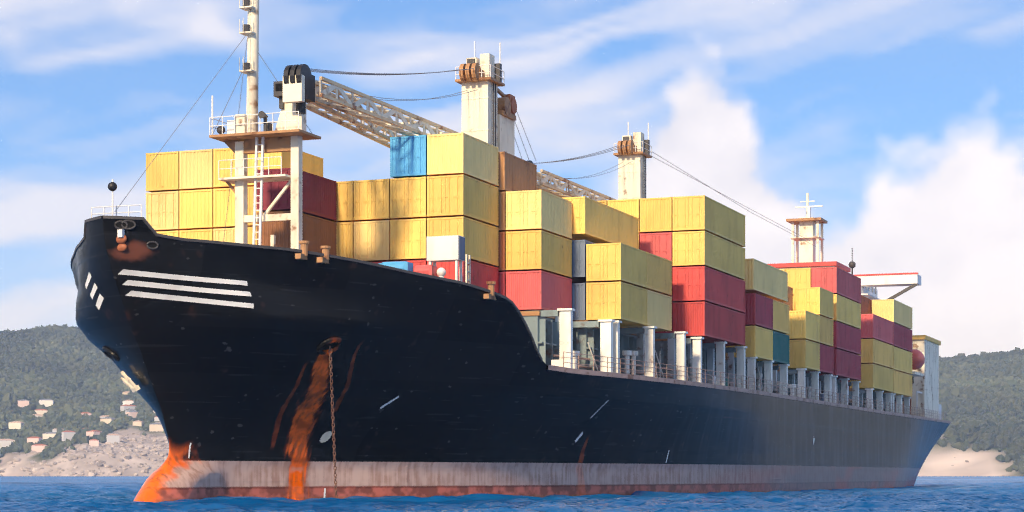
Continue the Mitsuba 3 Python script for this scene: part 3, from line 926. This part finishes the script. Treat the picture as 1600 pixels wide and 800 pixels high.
# jib rest on the port post
jr = MB()
jr.add([pt(-11.8, -5.2, Z1), pt(-11.8, -7.0, Z1), pt(-11.8, -6.3, 23.2), pt(-11.8, -5.2, 23.4), pt(-11.2, -5.2, Z1), pt(-11.2, -7.0, Z1), pt(-11.2, -6.3, 23.2), pt(-11.2, -5.2, 23.4)],
       [[0, 1, 2, 3], [7, 6, 5, 4], [0, 4, 5, 1], [1, 5, 6, 2], [2, 6, 7, 3], [3, 7, 4, 0]])
fm('jib_rest', jr, 'cream_paint')
fm('floodlight', MB().sbox(-12.3, -11.5, -6.75, -5.95, 23.25, 24.1).sbox(-12.0, -11.7, -6.55, -6.3, 22.6, 23.3), 'dark_steel')
fm('floodlight', MB().sbox(-12.35, -12.31, -6.6, -6.1, 23.55, 23.95), 'gap_black')

# ------------------------------------------------------------------ deck cranes


def crane(s0, zt, head_s, tower, jz=23.75):
    K = name_of(SHIP + '__deck_crane')

    def part(n, mb, mat, smooth=False):
        return emit(K + '__' + n, mb, mat, smooth=smooth)
    p0, p1 = -5.4, -3.45
    part('pillar', MB().sbox(s0, s0 + 1.8, p0, p1, 8.2, zt), 'cream_paint')
    rib = MB()
    for zz in np.arange(12, zt, 2.2):
        rib.sbox(s0 - 0.03, s0 + 1.83, p0 - 0.03, p1 + 0.03, zz, zz + 0.06)
    part('pillar_band', rib, 'cream_paint')
    part('ladder', MB().sbox(s0 + 0.7, s0 + 0.78, p1 + 0.08, p1 + 0.14, 12, zt).sbox(s0 + 1.1, s0 + 1.18, p1 + 0.08, p1 + 0.14, 12, zt), 'dark_steel')
    part('head_platform', MB().sbox(s0 - 0.5, s0 + 2.2, p0 - 0.3, p1 + 0.4, zt + 0.002, zt + 0.16), 'brown_paint')
    sh = MB()
    for pp in (-5.0, -4.55, -4.1):
        sh.tube([pt(s0 - 0.55, pp - 0.14, zt + 0.55), pt(s0 - 0.55, pp + 0.14, zt + 0.55)], 0.62, 16)
    sh.sbox(s0 - 0.35, s0 + 0.5, -5.3, -3.9, zt + 0.17, zt + 0.8)
    part('sheave_block', sh, 'brown_paint')
    part('head_housing', MB().sbox(s0 + 0.5, s0 + 1.5, -4.25, -3.55, zt + 0.17, zt + 2.0).sbox(s0 + 0.1, s0 + 0.7, -5.1, -4.35, zt + 0.85, zt + 1.7), 'cream_paint')
    part('head_window', MB().sbox(s0 + 0.0, s0 + 0.09, -5.0, -4.45, zt + 0.95, zt + 1.6), 'dark_steel')
    part('head_cabinet', MB().sbox(s0 + 1.6, s0 + 2.0, -3.6, -3.2, zt + 0.17, zt + 1.5), 'dark_steel')
    rl = MB()
    for pp in np.linspace(p0 - 0.25, p1 + 0.35, 5):
        rl.tube([pt(s0 + 2.15, pp, zt), pt(s0 + 2.15, pp, zt + 1.0)], 0.03, 5)
        rl.tube([pt(s0 - 0.45, pp, zt), pt(s0 - 0.45, pp, zt + 1.0)], 0.03, 5)
    for zz in (0.5, 1.0):
        for ss in (s0 - 0.45, s0 + 2.15):
            rl.tube([pt(ss, p0 - 0.25, zt + zz), pt(ss, p1 + 0.35, zt + zz)], 0.025, 5)
        rl.tube([pt(s0 - 0.45, p1 + 0.35, zt + zz), pt(s0 + 2.15, p1 + 0.35, zt + zz)], 0.025, 5)
    part('railing', rl, 'white_paint')
    for ds_, pp_ in ((0.9, -4.8), (1.9, -3.3)):
        part('antenna', MB().tube([pt(s0 + ds_, pp_, zt + 0.16), pt(s0 + ds_, pp_, zt + 3.0)], 0.05, 5), 'white_paint')
    if tower:
        a = s0 + 2.4
        part('machinery_house', MB().sbox(a, a + 2.9, p0 + 0.1, p1 - 0.05, 8.2, zt - 1.9), 'cream_paint')
        part('winch', MB().tube([pt(a + 0.9, p0 + 0.3, zt - 1.2), pt(a + 0.9, p1 + 0.2, zt - 1.2)], 0.65, 14).sbox(a + 0.2, a + 2.7, p0 + 0.4, p1 + 0.15, zt - 1.9, zt - 1.55), 'brown_paint')
        part('winch', MB().tube([pt(a + 2.2, p0 + 0.3, zt - 0.95), pt(a + 2.2, p1 + 0.2, zt - 0.95)], 0.55, 14).sbox(a + 1.6, a + 2.6, p1 - 0.5, p1 + 0.1, zt - 1.9, zt - 0.2), 'rust_paint')
        part('stay', MB().bar(pt(s0 + 1.9, -3.9, zt + 0.1), pt(a + 2.6, -3.7, zt - 0.6), 0.2).bar(pt(s0 + 1.9, -5.0, zt + 0.1), pt(a + 2.6, -5.0, zt - 0.6), 0.2), 'brown_paint')
        part('cab', MB().sbox(a + 0.2, a + 2.2, p1 - 0.05, p1 + 0.75, zt - 9.4, zt - 7.4), 'rust_paint')
    # jib: two lattice girders that meet at the head
    J = part('jib', MB().bar(pt(s0 - 0.4, -6.9, jz - 0.55), pt(s0 - 0.4, -2.9, jz - 0.55), 0.5), 'brown_paint')
    pe = -5.25
    for pr, nm in ((-2.95, 'girder'), (-6.9, 'girder')):
        a, b = pt(s0 - 0.4, pr, jz - 0.5), pt(head_s + 0.6, pe + (0.6 if pr > -5 else -0.6), jz + 0.05)
        ax = (b - a) / np.linalg.norm(b - a)
        sd = np.cross(ax, (0, 0, 1))
        n = 13
        ch, lc = MB(), MB()
        wd, dp = 0.42, 0.42

        def cor(t, i, j):
            k = 1 + 0.15 * t
            return a + (b - a) * t + sd * wd * i * k + np.array([0, 0, dp * j * k])
        for i in (-1, 1):
            for j in (-1, 1):
                ch.bar(cor(0, i, j), cor(1, i, j), 0.19)
        for k in range(n):
            t0, t1 = k / n, (k + 1) / n
            for i in (-1, 1):
                lc.bar(cor(t0, i, -1 if k % 2 else 1), cor(t1, i, 1 if k % 2 else -1), 0.32, 0.06, up=tuple(sd))
                lc.bar(cor(t1, i, -1), cor(t1, i, 1), 0.16, 0.06, up=tuple(sd))
            for j in (-1, 1):
                lc.bar(cor(t0, -1, j), cor(t1, 1, j), 0.09)
        emit(SHIP + '__' + K.split('__')[1] + '__jib_chord', ch, 'jib_paint')
        emit(SHIP + '__' + K.split('__')[1] + '__jib_lattice', lc, 'cream_paint')
    tie = MB()
    for t in (0.12, 0.3, 0.48, 0.66, 0.84):
        tie.bar(pt(s0 - 0.4 + (head_s + 1 - s0) * t, -2.95 + (pe + 2.95) * t, jz), pt(s0 - 0.4 + (head_s + 1 - s0) * t, -6.9 + (pe + 6.9) * t, jz), 0.16)
    part('jib_tie', tie, 'cream_paint')
    hd = MB()
    hd.sbox(head_s - 0.5, head_s + 0.9, pe - 0.55, pe + 0.55, jz - 0.75, jz + 0.75)
    for pp in (pe - 0.35, pe + 0.05, pe + 0.45):
        hd.tube([pt(head_s - 0.3, pp - 0.14, jz + 0.45), pt(head_s - 0.3, pp + 0.14, jz + 0.45)], 0.75, 14)
    hd.tube([pt(head_s + 0.2, pe, jz - 0.7), pt(head_s + 0.2, pe, jz - 1.5)], 0.28, 10)
    part('jib_head', hd, 'black_iron')
    part('jib_head', MB().sbox(head_s - 0.9, head_s - 0.5, pe - 0.6, pe + 0.6, jz - 1.0, jz + 0.5), 'cream_paint')
    rp = MB()

    def sag(a, b, k):
        t = np.linspace(0, 1, 9)[:, None]
        c = a + (b - a) * t
        c[:, 2] -= 4 * k * (t[:, 0] * (1 - t[:, 0]))
        return c
    for dp in (-0.5, 0.0, 0.5):
        rp.tube(sag(pt(s0 - 1.0, -4.55 + dp, zt + 0.7), pt(head_s - 0.2, pe + dp * 0.8, jz + 1.0), 0.35), 0.024, 5)
    for dp in (-0.4, 0.4):
        rp.tube(sag(pt(s0 - 0.2, -4.5 + dp, zt - 0.6), pt(head_s + 0.9, pe + dp, jz + 0.5), 0.9), 0.018, 5)
    part('wire_ropes', rp, 'wire_rope')
    return K


C1 = crane(13.0, 28.6, -12.0, True)
C2 = crane(48.6, 28.9, 25.2, False)
rp = MB()
for dp in (-0.3, 0.1, 0.5):
    rp.tube([pt(17.9, -3.8 + dp, 27.6), pt(25.0 + dp, -5.0 + dp, 25.0)], 0.02, 5)
for dp in (0.0, 0.7):
    rp.tube([pt(50.6, -3.7 + dp, 29.4), pt(84, -3.3 + dp, 29.0 - dp), pt(113.5, -2.8 + dp, 28.6 - dp)], 0.022, 5)
emit(SHIP + '__stay_wires', rp, 'wire_rope')

# ------------------------------------------------------------------ forecastle gear
emit(SHIP + '__deck_locker', MB().sbox(-4.6, -3.6, -0.5, 1.55, 14.35, 15.8), 'white_paint')
for a_, b_ in ((-4.5, -0.4), (-4.5, 1.3), (-3.85, 1.3), (-3.85, -0.4)):
    emit(SHIP + '__deck_locker__leg', MB().sbox(a_, a_ + 0.15, b_, b_ + 0.15, 11.3, 14.34), 'white_paint')
emit(SHIP + '__deck_locker__side_panel', MB().sbox(-4.55, -3.65, 1.552, 1.60, 14.4, 15.75), 'slate_paint')
emit(SHIP + '__mooring_winch', MB().tube([pt(-6.2, -2.6, 13.75), pt(-6.2, -1.1, 13.75)], 0.45, 14).sbox(-6.6, -5.8, -2.75, -2.5, 11.4, 14.1).sbox(-6.6, -5.8, -1.1, -0.85, 11.4, 14.1), 'blue_paint')
emit(SHIP + '__mooring_winch', MB().tube([pt(-5.6, -0.7, 13.6), pt(-5.6, 0.25, 13.6)], 0.40, 14).sbox(-6.0, -5.2, 0.25, 0.45, 11.4, 13.9), 'pink_paint')
emit(SHIP + '__vent_pipe', MB().tube([pt(-5.3, 0.75, 11.4), pt(-5.3, 0.75, 13.5)], 0.16, 10).sphere(pt(-5.3, 0.75, 13.55), 0.28, 2), 'white_paint')
emit(SHIP + '__vent_pipe', MB().tube([pt(-7.6, -0.4, 11.4), pt(-7.6, -0.4, 12.95)], 0.16, 10).sphere(pt(-7.6, -0.4, 13.0), 0.28, 2), 'white_paint')
lad = MB()
for ds in (0, 0.5):
    lad.bar(pt(-4.9 + ds, 2.2, 11.3), pt(-4.9 + ds, 2.2, 14.6), 0.10)
for zz in np.arange(11.6, 14.6, 0.5):
    lad.bar(pt(-4.9, 2.2, zz), pt(-4.4, 2.2, zz), 0.09)
emit(SHIP + '__side_ladder', lad, 'cream_paint')

# ------------------------------------------------------------------ main deck: supports, coamings, rails, clutter


def q8(s):
    return float(half_breadth(s, 8.25))


BASE = ([-3, 6.2, 12, 25, 27, 40, 42, 87, 92, 150], [12.46, 12.3, 11.93, 11.93, 11.75, 11.75, 11.1, 11.05, 10.6, 10.5])


def base_z(s):
    return float(np.interp(s, *BASE))


segs = [(-2.5, 5.9), (6.2, 12.2), (12.6, 24.6), (27.3, 39.4), (41.9, 54.0), (60.3, 72.5), (74.0, 86.2), (92.9, 105.0), (105.3, 117.5)]
for s0, s1 in segs:
    mb, rb = MB(), MB()
    q0, q1 = min(q8(s0), q8(s1)) - 2.6, 0
    z1 = base_z((s0 + s1) / 2) - 0.32
    mb.sbox(s0, s1, -q0 + PC, q0 + PC, 8.1, z1)
    emit(SHIP + '__hatch_coaming', mb, 'coaming_paint')
    for s in np.arange(s0 + 0.3, s1, 1.3):
        rb.sbox(s, s + 0.10, q0 + PC - 0.02, q0 + PC + 0.42, 8.1, z1 - 0.2)
    rb.sbox(s0, s1, q0 + PC - 0.02, q0 + PC + 0.30, 10.0, 10.1)
    for p in np.arange(-q0 + PC + 0.4, q0 + PC, 1.6):
        rb.sbox(s0 - 0.35, s0 + 0.02, p, p + 0.10, 8.1, z1 - 0.2)
    emit(SHIP + '__coaming_stiffener', rb, 'coaming_paint')
    emit(SHIP + '__hatch_cover', MB().sbox(s0 - 0.1, s1 + 0.1, -q0 + PC - 0.15, q0 + PC + 0.15, z1 + 0.002, z1 + 0.30), 'brown_paint')

POSTS = [6.5, 11.9, 12.9, 18.6, 24.3, 27.7, 33.4, 39.1, 42.3, 48.0, 53.7, 60.7, 66.4, 72.1, 74.4, 80.1, 85.8, 93.3, 99.0, 104.6, 106.2, 111.4, 116.9]
rp_ = random.Random(5)
for s in POSTS:
    q = min(q8(s) - 0.45, 8.25 - PC)
    z1 = base_z(s) - 0.10
    for side in (1, -1):
        mb = MB()
        w = 0.75 if s < 14 else 0.60
        a, b = (pt(s - 0.22, q + PC - w, 8.13), pt(s + 0.22, q + PC, z1))
        a[1], b[1] = a[1] * side, b[1] * side
        mb.box(a, b)
        for zz, e in ((8.13, 0.10), (z1 - 0.12, 0.12)):
            a2, b2 = pt(s - 0.24 - e, q + PC - w - e, zz), pt(s + 0.24 + e, q + PC + e, zz + 0.14)
            a2[1], b2[1] = a2[1] * side, b2[1] * side
            mb.box(a2, b2)
        emit(SHIP + '__container_post', mb, 'post_paint', tint=rp_.uniform(0.2, 0.9))
    if s < 112:
        emit(SHIP + '__container_post', MB().sbox(s + 2.7, s + 3.1, q + PC - 2.1, q + PC - 1.6, 8.13, base_z(s) - 0.1), 'coaming_light', tint=rp_.uniform(0.2, 0.9))
    q0 = q - 3.2
    emit(SHIP + '__support_beam', MB().sbox(s - 0.15, s + 0.15, q0 + PC, q + PC - w - 0.14, z1 - 0.45, z1 - 0.05), 'coaming_paint')

rail = MB()
for sg in (1, -1):
    ss = np.arange(5.0, 147, 1.9)
    pts_ = [np.array([s, -sg * (float(half_breadth(s, float(top_z(s)))) - 0.18), float(top_z(s))]) for s in ss]
    for q_ in pts_:
        rail.tube([q_, q_ + [0, 0, 1.05]], 0.028, 5)
    for zz in (0.4, 0.72, 1.05):
        rail.tube([q_ + [0, 0, zz] for q_ in pts_], 0.020, 5)
emit(SHIP + '__deck_railing', rail, 'gunwale_paint')

rc = random.Random(9)
for k in range(46):
    s = 7 + k * 2.35 + rc.uniform(-0.6, 0.6)
    p = q8(s) + PC - rc.uniform(1.2, 2.2)
    kind = rc.randrange(4)
    if kind == 0:
        h = rc.uniform(1.0, 1.9)
        emit(SHIP + '__deck_vent', MB().tube([pt(s, p, 8.12), pt(s, p, 8.12 + h)], 0.17, 9).tube([pt(s, p, 8.12 + h - 0.1), pt(s, p, 8.12 + h + 0.22)], 0.34, 10), 'post_paint')
    elif kind == 1:
        emit(SHIP + '__deck_box', MB().sbox(s - 0.5, s + 0.5, p - 0.35, p + 0.35, 8.12, 8.12 + rc.uniform(0.7, 1.3)), rc.choice(['white_paint', 'slate_paint', 'brown_paint', 'green_paint', 'gunwale_paint']))
    elif kind == 2:
        emit(SHIP + '__bollard', MB().tube([pt(s, p + 0.5, 8.12), pt(s, p + 0.5, 8.75)], 0.2, 10).tube([pt(s + 0.8, p + 0.5, 8.12), pt(s + 0.8, p + 0.5, 8.75)], 0.2, 10).sbox(s - 0.4, s + 1.2, p + 0.2, p + 0.8, 8.12, 8.2), 'dark_steel')
    else:
        a = rc.uniform(2.0, 3.2)
        emit(SHIP + '__lashing_rod', MB().bar(pt(s, p, 8.2), pt(s + 1.3, p - 0.4, 8.2 + a), 0.06).bar(pt(s + 1.3, p, 8.2), pt(s, p - 0.4, 8.2 + a), 0.06), 'post_paint')
pipe = MB()
for dz in (8.45, 8.75, 9.3):
    pipe.tube([pt(s, q8(s) + PC - 2.35 - (dz - 8.4) * 0.2, dz) for s in np.linspace(8, 118, 40)], 0.09, 6)
emit(SHIP + '__deck_pipes', pipe, 'gunwale_paint')

# ------------------------------------------------------------------ superstructure
SU = SHIP + '__superstructure'


def su(name, mb, mat, smooth=False):
    return emit(SU + '__' + name, mb, mat, smooth=smooth)


su('deckhouse', MB().sbox(119.2, 130, -21.0, 2.0, 8.15, 24.2), 'white_paint')
for k, zz in enumerate((11.0, 13.9, 16.8, 19.7, 22.6)):
    su('deck_edge', MB().sbox(118.3, 130.4, -22.0, 3.0, zz, zz + 0.14), 'white_paint')
    wn = MB()
    for p in np.arange(-20, 1.5, 2.1):
        wn.sbox(119.12, 119.19, p, p + 0.75, zz + 1.0, zz + 1.9)
    for s in np.arange(120.2, 129.5, 2.0):
        wn.sbox(s, s + 0.75, 2.002, 2.06, zz + 1.0, zz + 1.9)
    su('portholes', wn, 'window_glass')
su('wheelhouse', MB().sbox(118.2, 126, -18.0, -1.0, 24.25, 26.1), 'cream_paint')
for p in np.arange(-17.6, -1.6, 1.55):
    su('wheelhouse_window', MB().sbox(118.12, 118.22, p, p + 0.8, 25.0, 25.75), 'window_glass')
su('wheelhouse_roof', MB().sbox(117.8, 126.4, -18.4, -0.6, 26.12, 26.6), 'roof_red')
su('bridge_wing', MB().sbox(118.6, 121.4, -1.0, 8.7, 23.75, 24.05).sbox(118.6, 118.72, -1.0, 8.7, 24.05, 24.85).sbox(118.72, 121.4, 8.58, 8.7, 24.05, 24.85), 'white_paint')
su('bridge_wing_rail', MB().sbox(118.5, 118.82, -1.0, 8.78, 24.852, 25.02), 'roof_red')
su('bridge_wing', MB().sbox(118.6, 121.4, -27.7, -18.0, 23.75, 24.05).sbox(118.6, 118.72, -27.7, -18.0, 24.05, 25.05), 'white_paint')
su('wing_brace', MB().bar(pt(118.9, 8.55, 23.7), pt(118.9, 5.2, 21.9), 0.34), 'dark_steel')
su('wing_brace', MB().bar(pt(118.9, 5.2, 21.9), pt(118.9, 2.0, 20.1), 0.34), 'dark_steel')
su('radar_mast', MB().sbox(120.0, 121.6, -5.5, -3.9, 26.62, 32.2), 'cream_paint')
for dp, ds in ((-6.25, 119.8), (-3.25, 119.8), (-6.25, 122.2), (-3.25, 122.2)):
    su('radar_mast_leg', MB().sbox(ds - 0.14, ds + 0.14, dp - 0.14, dp + 0.14, 26.62, 31.7), 'cream_paint')
su('radar_platform', MB().sbox(119.0, 122.8, -6.9, -2.7, 31.71, 32.0), 'brown_paint')
su('radar_platform', MB().sbox(119.4, 122.5, -6.5, -3.0, 29.7, 29.82), 'cream_paint')
su('radar_scanner', MB().bar(pt(119.6, -5.9, 33.4), pt(119.6, -2.6, 33.4), 0.22, 0.16).sbox(119.4, 119.8, -4.4, -4.1, 32.0, 33.3), 'white_paint')
su('mast_pole', MB().tube([pt(120.8, -4.7, 32.1), pt(120.8, -4.7, 35.2)], 0.16, 8).bar(pt(120.8, -5.6, 34.2), pt(120.8, -3.8, 34.2), 0.1), 'cream_paint')
su('satellite_dome', MB().sphere(pt(119.6, 0.9, 26.3), 0.42, 2).tube([pt(119.6, 0.9, 24.2), pt(119.6, 0.9, 26.0)], 0.10, 6).tube([pt(119.6, 0.9, 26.5), pt(119.6, 0.9, 28.3)], 0.05, 6), 'dark_steel')
su('funnel', MB().sbox(131, 136, -13, -6, 8.15, 27.0), 'cream_paint')
# stern: poop house, lifeboat, winch
su('poop_house', MB().sbox(130.0, 141.5, 2.0, 7.7, 8.3, 18.0), 'cream_paint')
su('poop_house_roof', MB().sbox(129.6, 141.9, 1.6, 7.9, 18.002, 18.5), 'yellow_paint_deep')
su('poop_house_door', MB().sbox(129.90, 129.99, 3.4, 4.3, 8.9, 10.9).sbox(129.90, 129.99, 5.2, 6.1, 8.9, 10.9), 'rust_paint')
su('poop_house_window', MB().sbox(129.92, 129.99, 2.2, 3.1, 15.3, 16.3).sbox(129.92, 129.99, 5.6, 6.4, 12.6, 13.5), 'window_glass')
lb = trimesh.creation.icosphere(subdivisions=3, radius=1.0)
lbv = lb.vertices * [3.2, 1.15, 1.25]
lbv[:, 2] = np.where(lbv[:, 2] > 0, lbv[:, 2] * 0.95, lbv[:, 2])
su('lifeboat', MB().add(lbv + pt(123.0, 7.6, 15.2), lb.faces), 'boat_orange', True)
su('davit', MB().bar(pt(120.6, 6.4, 8.2), pt(120.6, 6.9, 17.4), 0.3).bar(pt(125.4, 6.4, 8.2), pt(125.4, 6.9, 17.4), 0.3).bar(pt(120.6, 6.9, 17.3), pt(125.4, 6.9, 17.3), 0.22).sbox(120.0, 126.3, 4.2, 8.2, 13.3, 13.6), 'cream_paint')
su('stern_winch', MB().tube([pt(142, 5.2, 9.6), pt(142, 7.6, 9.6)], 0.95, 16).sbox(141, 143, 5.0, 5.2, 8.2, 10.5).sbox(141, 143, 7.6, 7.8, 8.2, 10.5), 'white_paint')
su('stern_rail', MB().sbox(126, 139, 7.35, 7.5, 11.4, 11.55).sbox(126, 126.2, 7.35, 7.5, 8.2, 11.4).sbox(132, 132.2, 7.35, 7.5, 8.2, 11.4).sbox(138.8, 139, 7.35, 7.5, 8.2, 11.4), 'white_paint')

# ------------------------------------------------------------------ containers
CW, CH = 2.44, 2.49


def corrugated(length, height, pitch=0.278, depth=0.036):
    """A trapezoid-profiled panel in the x-z plane, outer face towards -y."""
    n = int(length / pitch)
    pitch = length / n
    xs, ys = [], []
    for k in range(n):
        for t, y in ((0.0, 0.0), (0.26, 0.0), (0.5, depth), (0.76, depth)):
            xs.append((k + t) * pitch)
            ys.append(y)
    xs.append(length)
    ys.append(0.0)
    v = [(x, y, z) for x, y in zip(xs, ys) for z in (0, height)]
    f = [[2 * k, 2 * k + 2, 2 * k + 3, 2 * k + 1] for k in range(len(xs) - 1)]
    return np.array(v), np.array(f)


def container_parts(L, H=CH):
    """Local frame: x aft from 0 to L, y from 0 (port side) to CW (starboard), z up from 0."""
    fr = MB()
    e = 0.13
    for x in (0, L - e):
        for y in (0, CW - e):
            fr.box((x, y, 0), (x + e, y + e, H))
        fr.box((x, e, 0), (x + e, CW - e, 0.15)).box((x, e, H - 0.12), (x + e, CW - e, H - 0.005))
    for y in (0, CW - 0.08):
        fr.box((e, y + 0.004, 0.005), (L - e, y + 0.076, 0.16)).box((e, y + 0.004, H - 0.09), (L - e, y + 0.076, H - 0.008))
    for x in (-0.006, L - 0.172):                                        # corner castings stand proud
        for y in (-0.006, CW - 0.156):
            for z in (-0.004, H - 0.114):
                fr.box((x, y, z), (x + 0.178, y + 0.162, z + 0.118))
    v, f = corrugated(L - 2 * e, H - 0.25)
    port = MB().add(v + [e, 0.022, 0.16], f)
    v2 = v.copy()
    v2[:, 1] *= -1
    star = MB().add(v2 + [e, CW - 0.022, 0.16], f[:, ::-1])
    v, f = corrugated(CW - 2 * e, H - 0.27, 0.243, 0.042)
    w = np.stack([v[:, 1] + 0.03, CW - e - v[:, 0], v[:, 2] + 0.15], -1)
    front = MB().add(w, f)
    w2 = w.copy()
    w2[:, 0] = L - w2[:, 0]
    rear = MB().add(w2, f[:, ::-1])
    v, f = corrugated(L - 2 * e, CW - 0.16, 0.278, 0.02)
    roof = MB().add(np.stack([v[:, 0] + e, v[:, 2] + 0.08, H - 0.03 - v[:, 1]], -1), f)
    roof.box((e, 0.08, 0.1), (L - e, CW - 0.08, 0.13))
    doors = []
    for k in (0, 1):
        d = MB()
        y0, y1 = (e + 0.006, CW / 2 - 0.008) if k == 0 else (CW / 2 + 0.008, CW - e - 0.006)
        d.box((0.035, y0, 0.155), (0.075, y1, H - 0.125))
        for z0, z1 in ((0.3, 0.85), (1.0, 1.55), (1.70, H - 0.27)):
            d.box((0.020, y0 + 0.10, z0), (0.034, y1 - 0.10, z1))
        for yy in (y0 + 0.25, y1 - 0.25):
            d.tube([(-0.005, yy, 0.10), (-0.005, yy, H - 0.08)], 0.022, 6)
            for z in (0.35, 1.1, 1.9, H - 0.25):
                d.box((-0.02, yy - 0.05, z), (0.036, yy + 0.05, z + 0.05))
            d.box((-0.03, yy - 0.02, 1.12), (-0.01, yy + 0.30, 1.17))
        doors.append(d)
    return dict(frame=fr, port_side=port, starboard_side=star, end_wall=front, rear_wall=rear, roof_panel=roof, door=doors[0], door_001=doors[1])


PARTS = {20: container_parts(6.06), 40: container_parts(12.19)}
cache = {}
COLORN = {'yellow_paint': 'yellow', 'yellow_paint_faded': 'pale yellow', 'yellow_paint_deep': 'deep yellow', 'red_paint': 'red', 'maroon_paint': 'maroon', 'pink_paint': 'pinkish red',
          'rust_paint': 'rusty brown', 'blue_paint': 'bright blue', 'slate_paint': 'slate blue', 'green_paint': 'dark green', 'white_paint': 'white', 'brown_paint': 'brown'}
TIER = ['bottom tier', 'second tier', 'third tier', 'fourth tier', 'fifth tier']
ORD = ['outermost port column', 'second column from port', 'third column from port', 'fourth column from port', 'fifth column from port', 'sixth column from port',
       'seventh column from port', 'eighth column from port', 'ninth column from port']
ROW = ['first row from bow', 'second row from bow', 'third row from bow', 'fourth row from bow', 'fifth row from bow', 'sixth row from bow', 'seventh row from bow', 'eighth row from bow', 'ninth row from bow']
rcon = random.Random(77)
taken = set()


def container(s, p, z, L, mat, row, col, tier, half='', label=None, doors=None):
    """p: outer (port) face. One top-level thing with its panels as parts."""
    key = name_of('shipping_container')
    M = T().translate([float(v) for v in pt(s, p, z)])
    tint = round(rcon.choice([0.1, 0.3, 0.5, 0.7, 0.9]), 1)
    doors = rcon.random() < 0.45 if doors is None else doors
    M = M @ T().rotate([0, 1, 0], 0)
    for part, mb in PARTS[L].items():
        if part == 'end_wall' and doors or part.startswith('door') and not doors:
            continue
        k = (L, part, mat, tint)
        if k not in cache:
            cache[k] = shape(mb, mat, tint=tint)
        scene[f'{key}__{part}'] = {**cache[k], 'to_world': M}
    if label is None:
        size = 'short' if L == 20 else 'long'
        label = f'{COLORN[mat]} {size} container, {TIER[tier]}, {ORD[col]}, {ROW[row]}' + (f', {half} half' if half else '')
    if label in taken:
        print('DUPLICATE LABEL', label)
    taken.add(label)
    tag(key, label, 'container', 'shipping containers stacked on the deck')
    return key


Y, YF, YD, R, M_, K_, O, BL, SL, G, W, BR = ('yellow_paint', 'yellow_paint_faded', 'yellow_paint_deep', 'red_paint', 'maroon_paint', 'pink_paint', 'rust_paint', 'blue_paint', 'slate_paint', 'green_paint', 'white_paint', 'brown_paint')
PW = 2.52


def stack(s, p0, z0, L, row, cols, half='', pitch=2.60, gap=None):
    """cols: for each column from port, the paints from the bottom up."""
    for c, tiers in enumerate(cols):
        for t, m in enumerate(tiers):
            if m:
                container(s, p0 - c * PW, z0 + t * pitch, L, m, row, c, t, half)


# first row: nine columns abreast behind the forecastle
stack(0.0, 0.0, 12.46, 20, 0, [[R, Y, Y, YF], [R, Y, Y, BL], [R, YF, Y], [O, Y, Y], [M_, YD, YF], [R, Y, YD, Y], [R, YF, Y, Y], [K_, Y, Y, YF], [R, Y, YF, Y]])
# two more containers ahead of it, behind the foremast
container(-6.2, -8.63, 12.46, 20, 'dark_brown_paint', 0, 0, 0, label='brown container in front of the first row, lowest of the pile behind the foremast')
container(-6.2, -8.63, 15.06, 20, 'dark_brown_paint', 0, 0, 1, label='dark brown container behind the foremast, in the middle of its pile of three')
container(-6.2, -8.63, 17.66, 20, 'dark_maroon_paint', 0, 0, 2, label='dark maroon container behind the foremast, on top of its pile of three')
# second row
stack(6.2, 2.9, 12.2, 20, 1, [[K_, Y, YF], [M_, O, BR, BR], [R, Y, Y, YD], [M_, Y, Y]])
# third row
stack(12.44, 6.29, 11.93, 20, 2, [[Y, Y]], 'forward')
stack(18.55, 6.29, 11.93, 20, 2, [[YF, YD]], 'aft')
for k, z in ((0, 11.93), (1, 14.83)):
    container(12.44, 3.77, z, 40, SL, 2, 1, k)
container(12.44, 3.77, 17.74, 40, Y, 2, 1, 2)
# fourth row
stack(27.27, 8.02, 11.75, 40, 3, [[R, R, Y, Y], [M_, O, K_, Y], [R, M_, Y, Y], [O, Y, Y, YD]])
# fifth row
container(41.9, 8.25, 11.0, 20, Y, 4, 0, 0, 'forward')
container(48.0, 8.25, 11.0, 20, G, 4, 0, 0, 'aft')
container(41.9, 8.25, 13.6, 20, M_, 4, 0, 1, 'forward')
container(41.9, 8.1, 16.4, 40, YF, 4, 0, 2)
container(48.0, 8.25, 13.6, 20, YD, 4, 0, 1, 'aft')
container(41.9, 5.73, 11.0, 40, O, 4, 1, 0)
container(41.9, 5.73, 13.6, 40, YD, 4, 1, 1)
container(41.9, 5.73, 16.2, 20, YD, 4, 1, 2, 'forward')
container(41.9, 3.21, 11.0, 40, M_, 4, 2, 0)
container(41.9, 3.21, 13.6, 40, Y, 4, 2, 1)
container(41.9, 3.21, 16.2, 40, Y, 4, 2, 2)
# sixth row
stack(60.3, 8.3, 11.05, 20, 5, [[Y, Y], [Y, YF, BR]], 'forward')
stack(66.4, 8.3, 11.05, 20, 5, [[M_, YD, Y], [Y, YF]], 'aft')
# seventh row
stack(74.0, 8.3, 11.05, 40, 6, [[M_, M_, Y, K_], [R, O, Y, Y], [Y, M_, Y, YF]])
# eighth row
stack(92.9, 8.3, 10.6, 40, 7, [[Y, YD, K_], [R, M_, Y, O], [Y, R, Y]])
# ninth row
stack(105.3, 8.3, 10.55, 40, 8, [[YD, Y, M_, YF], [R, Y, K_, M_], [Y, Y, R]])
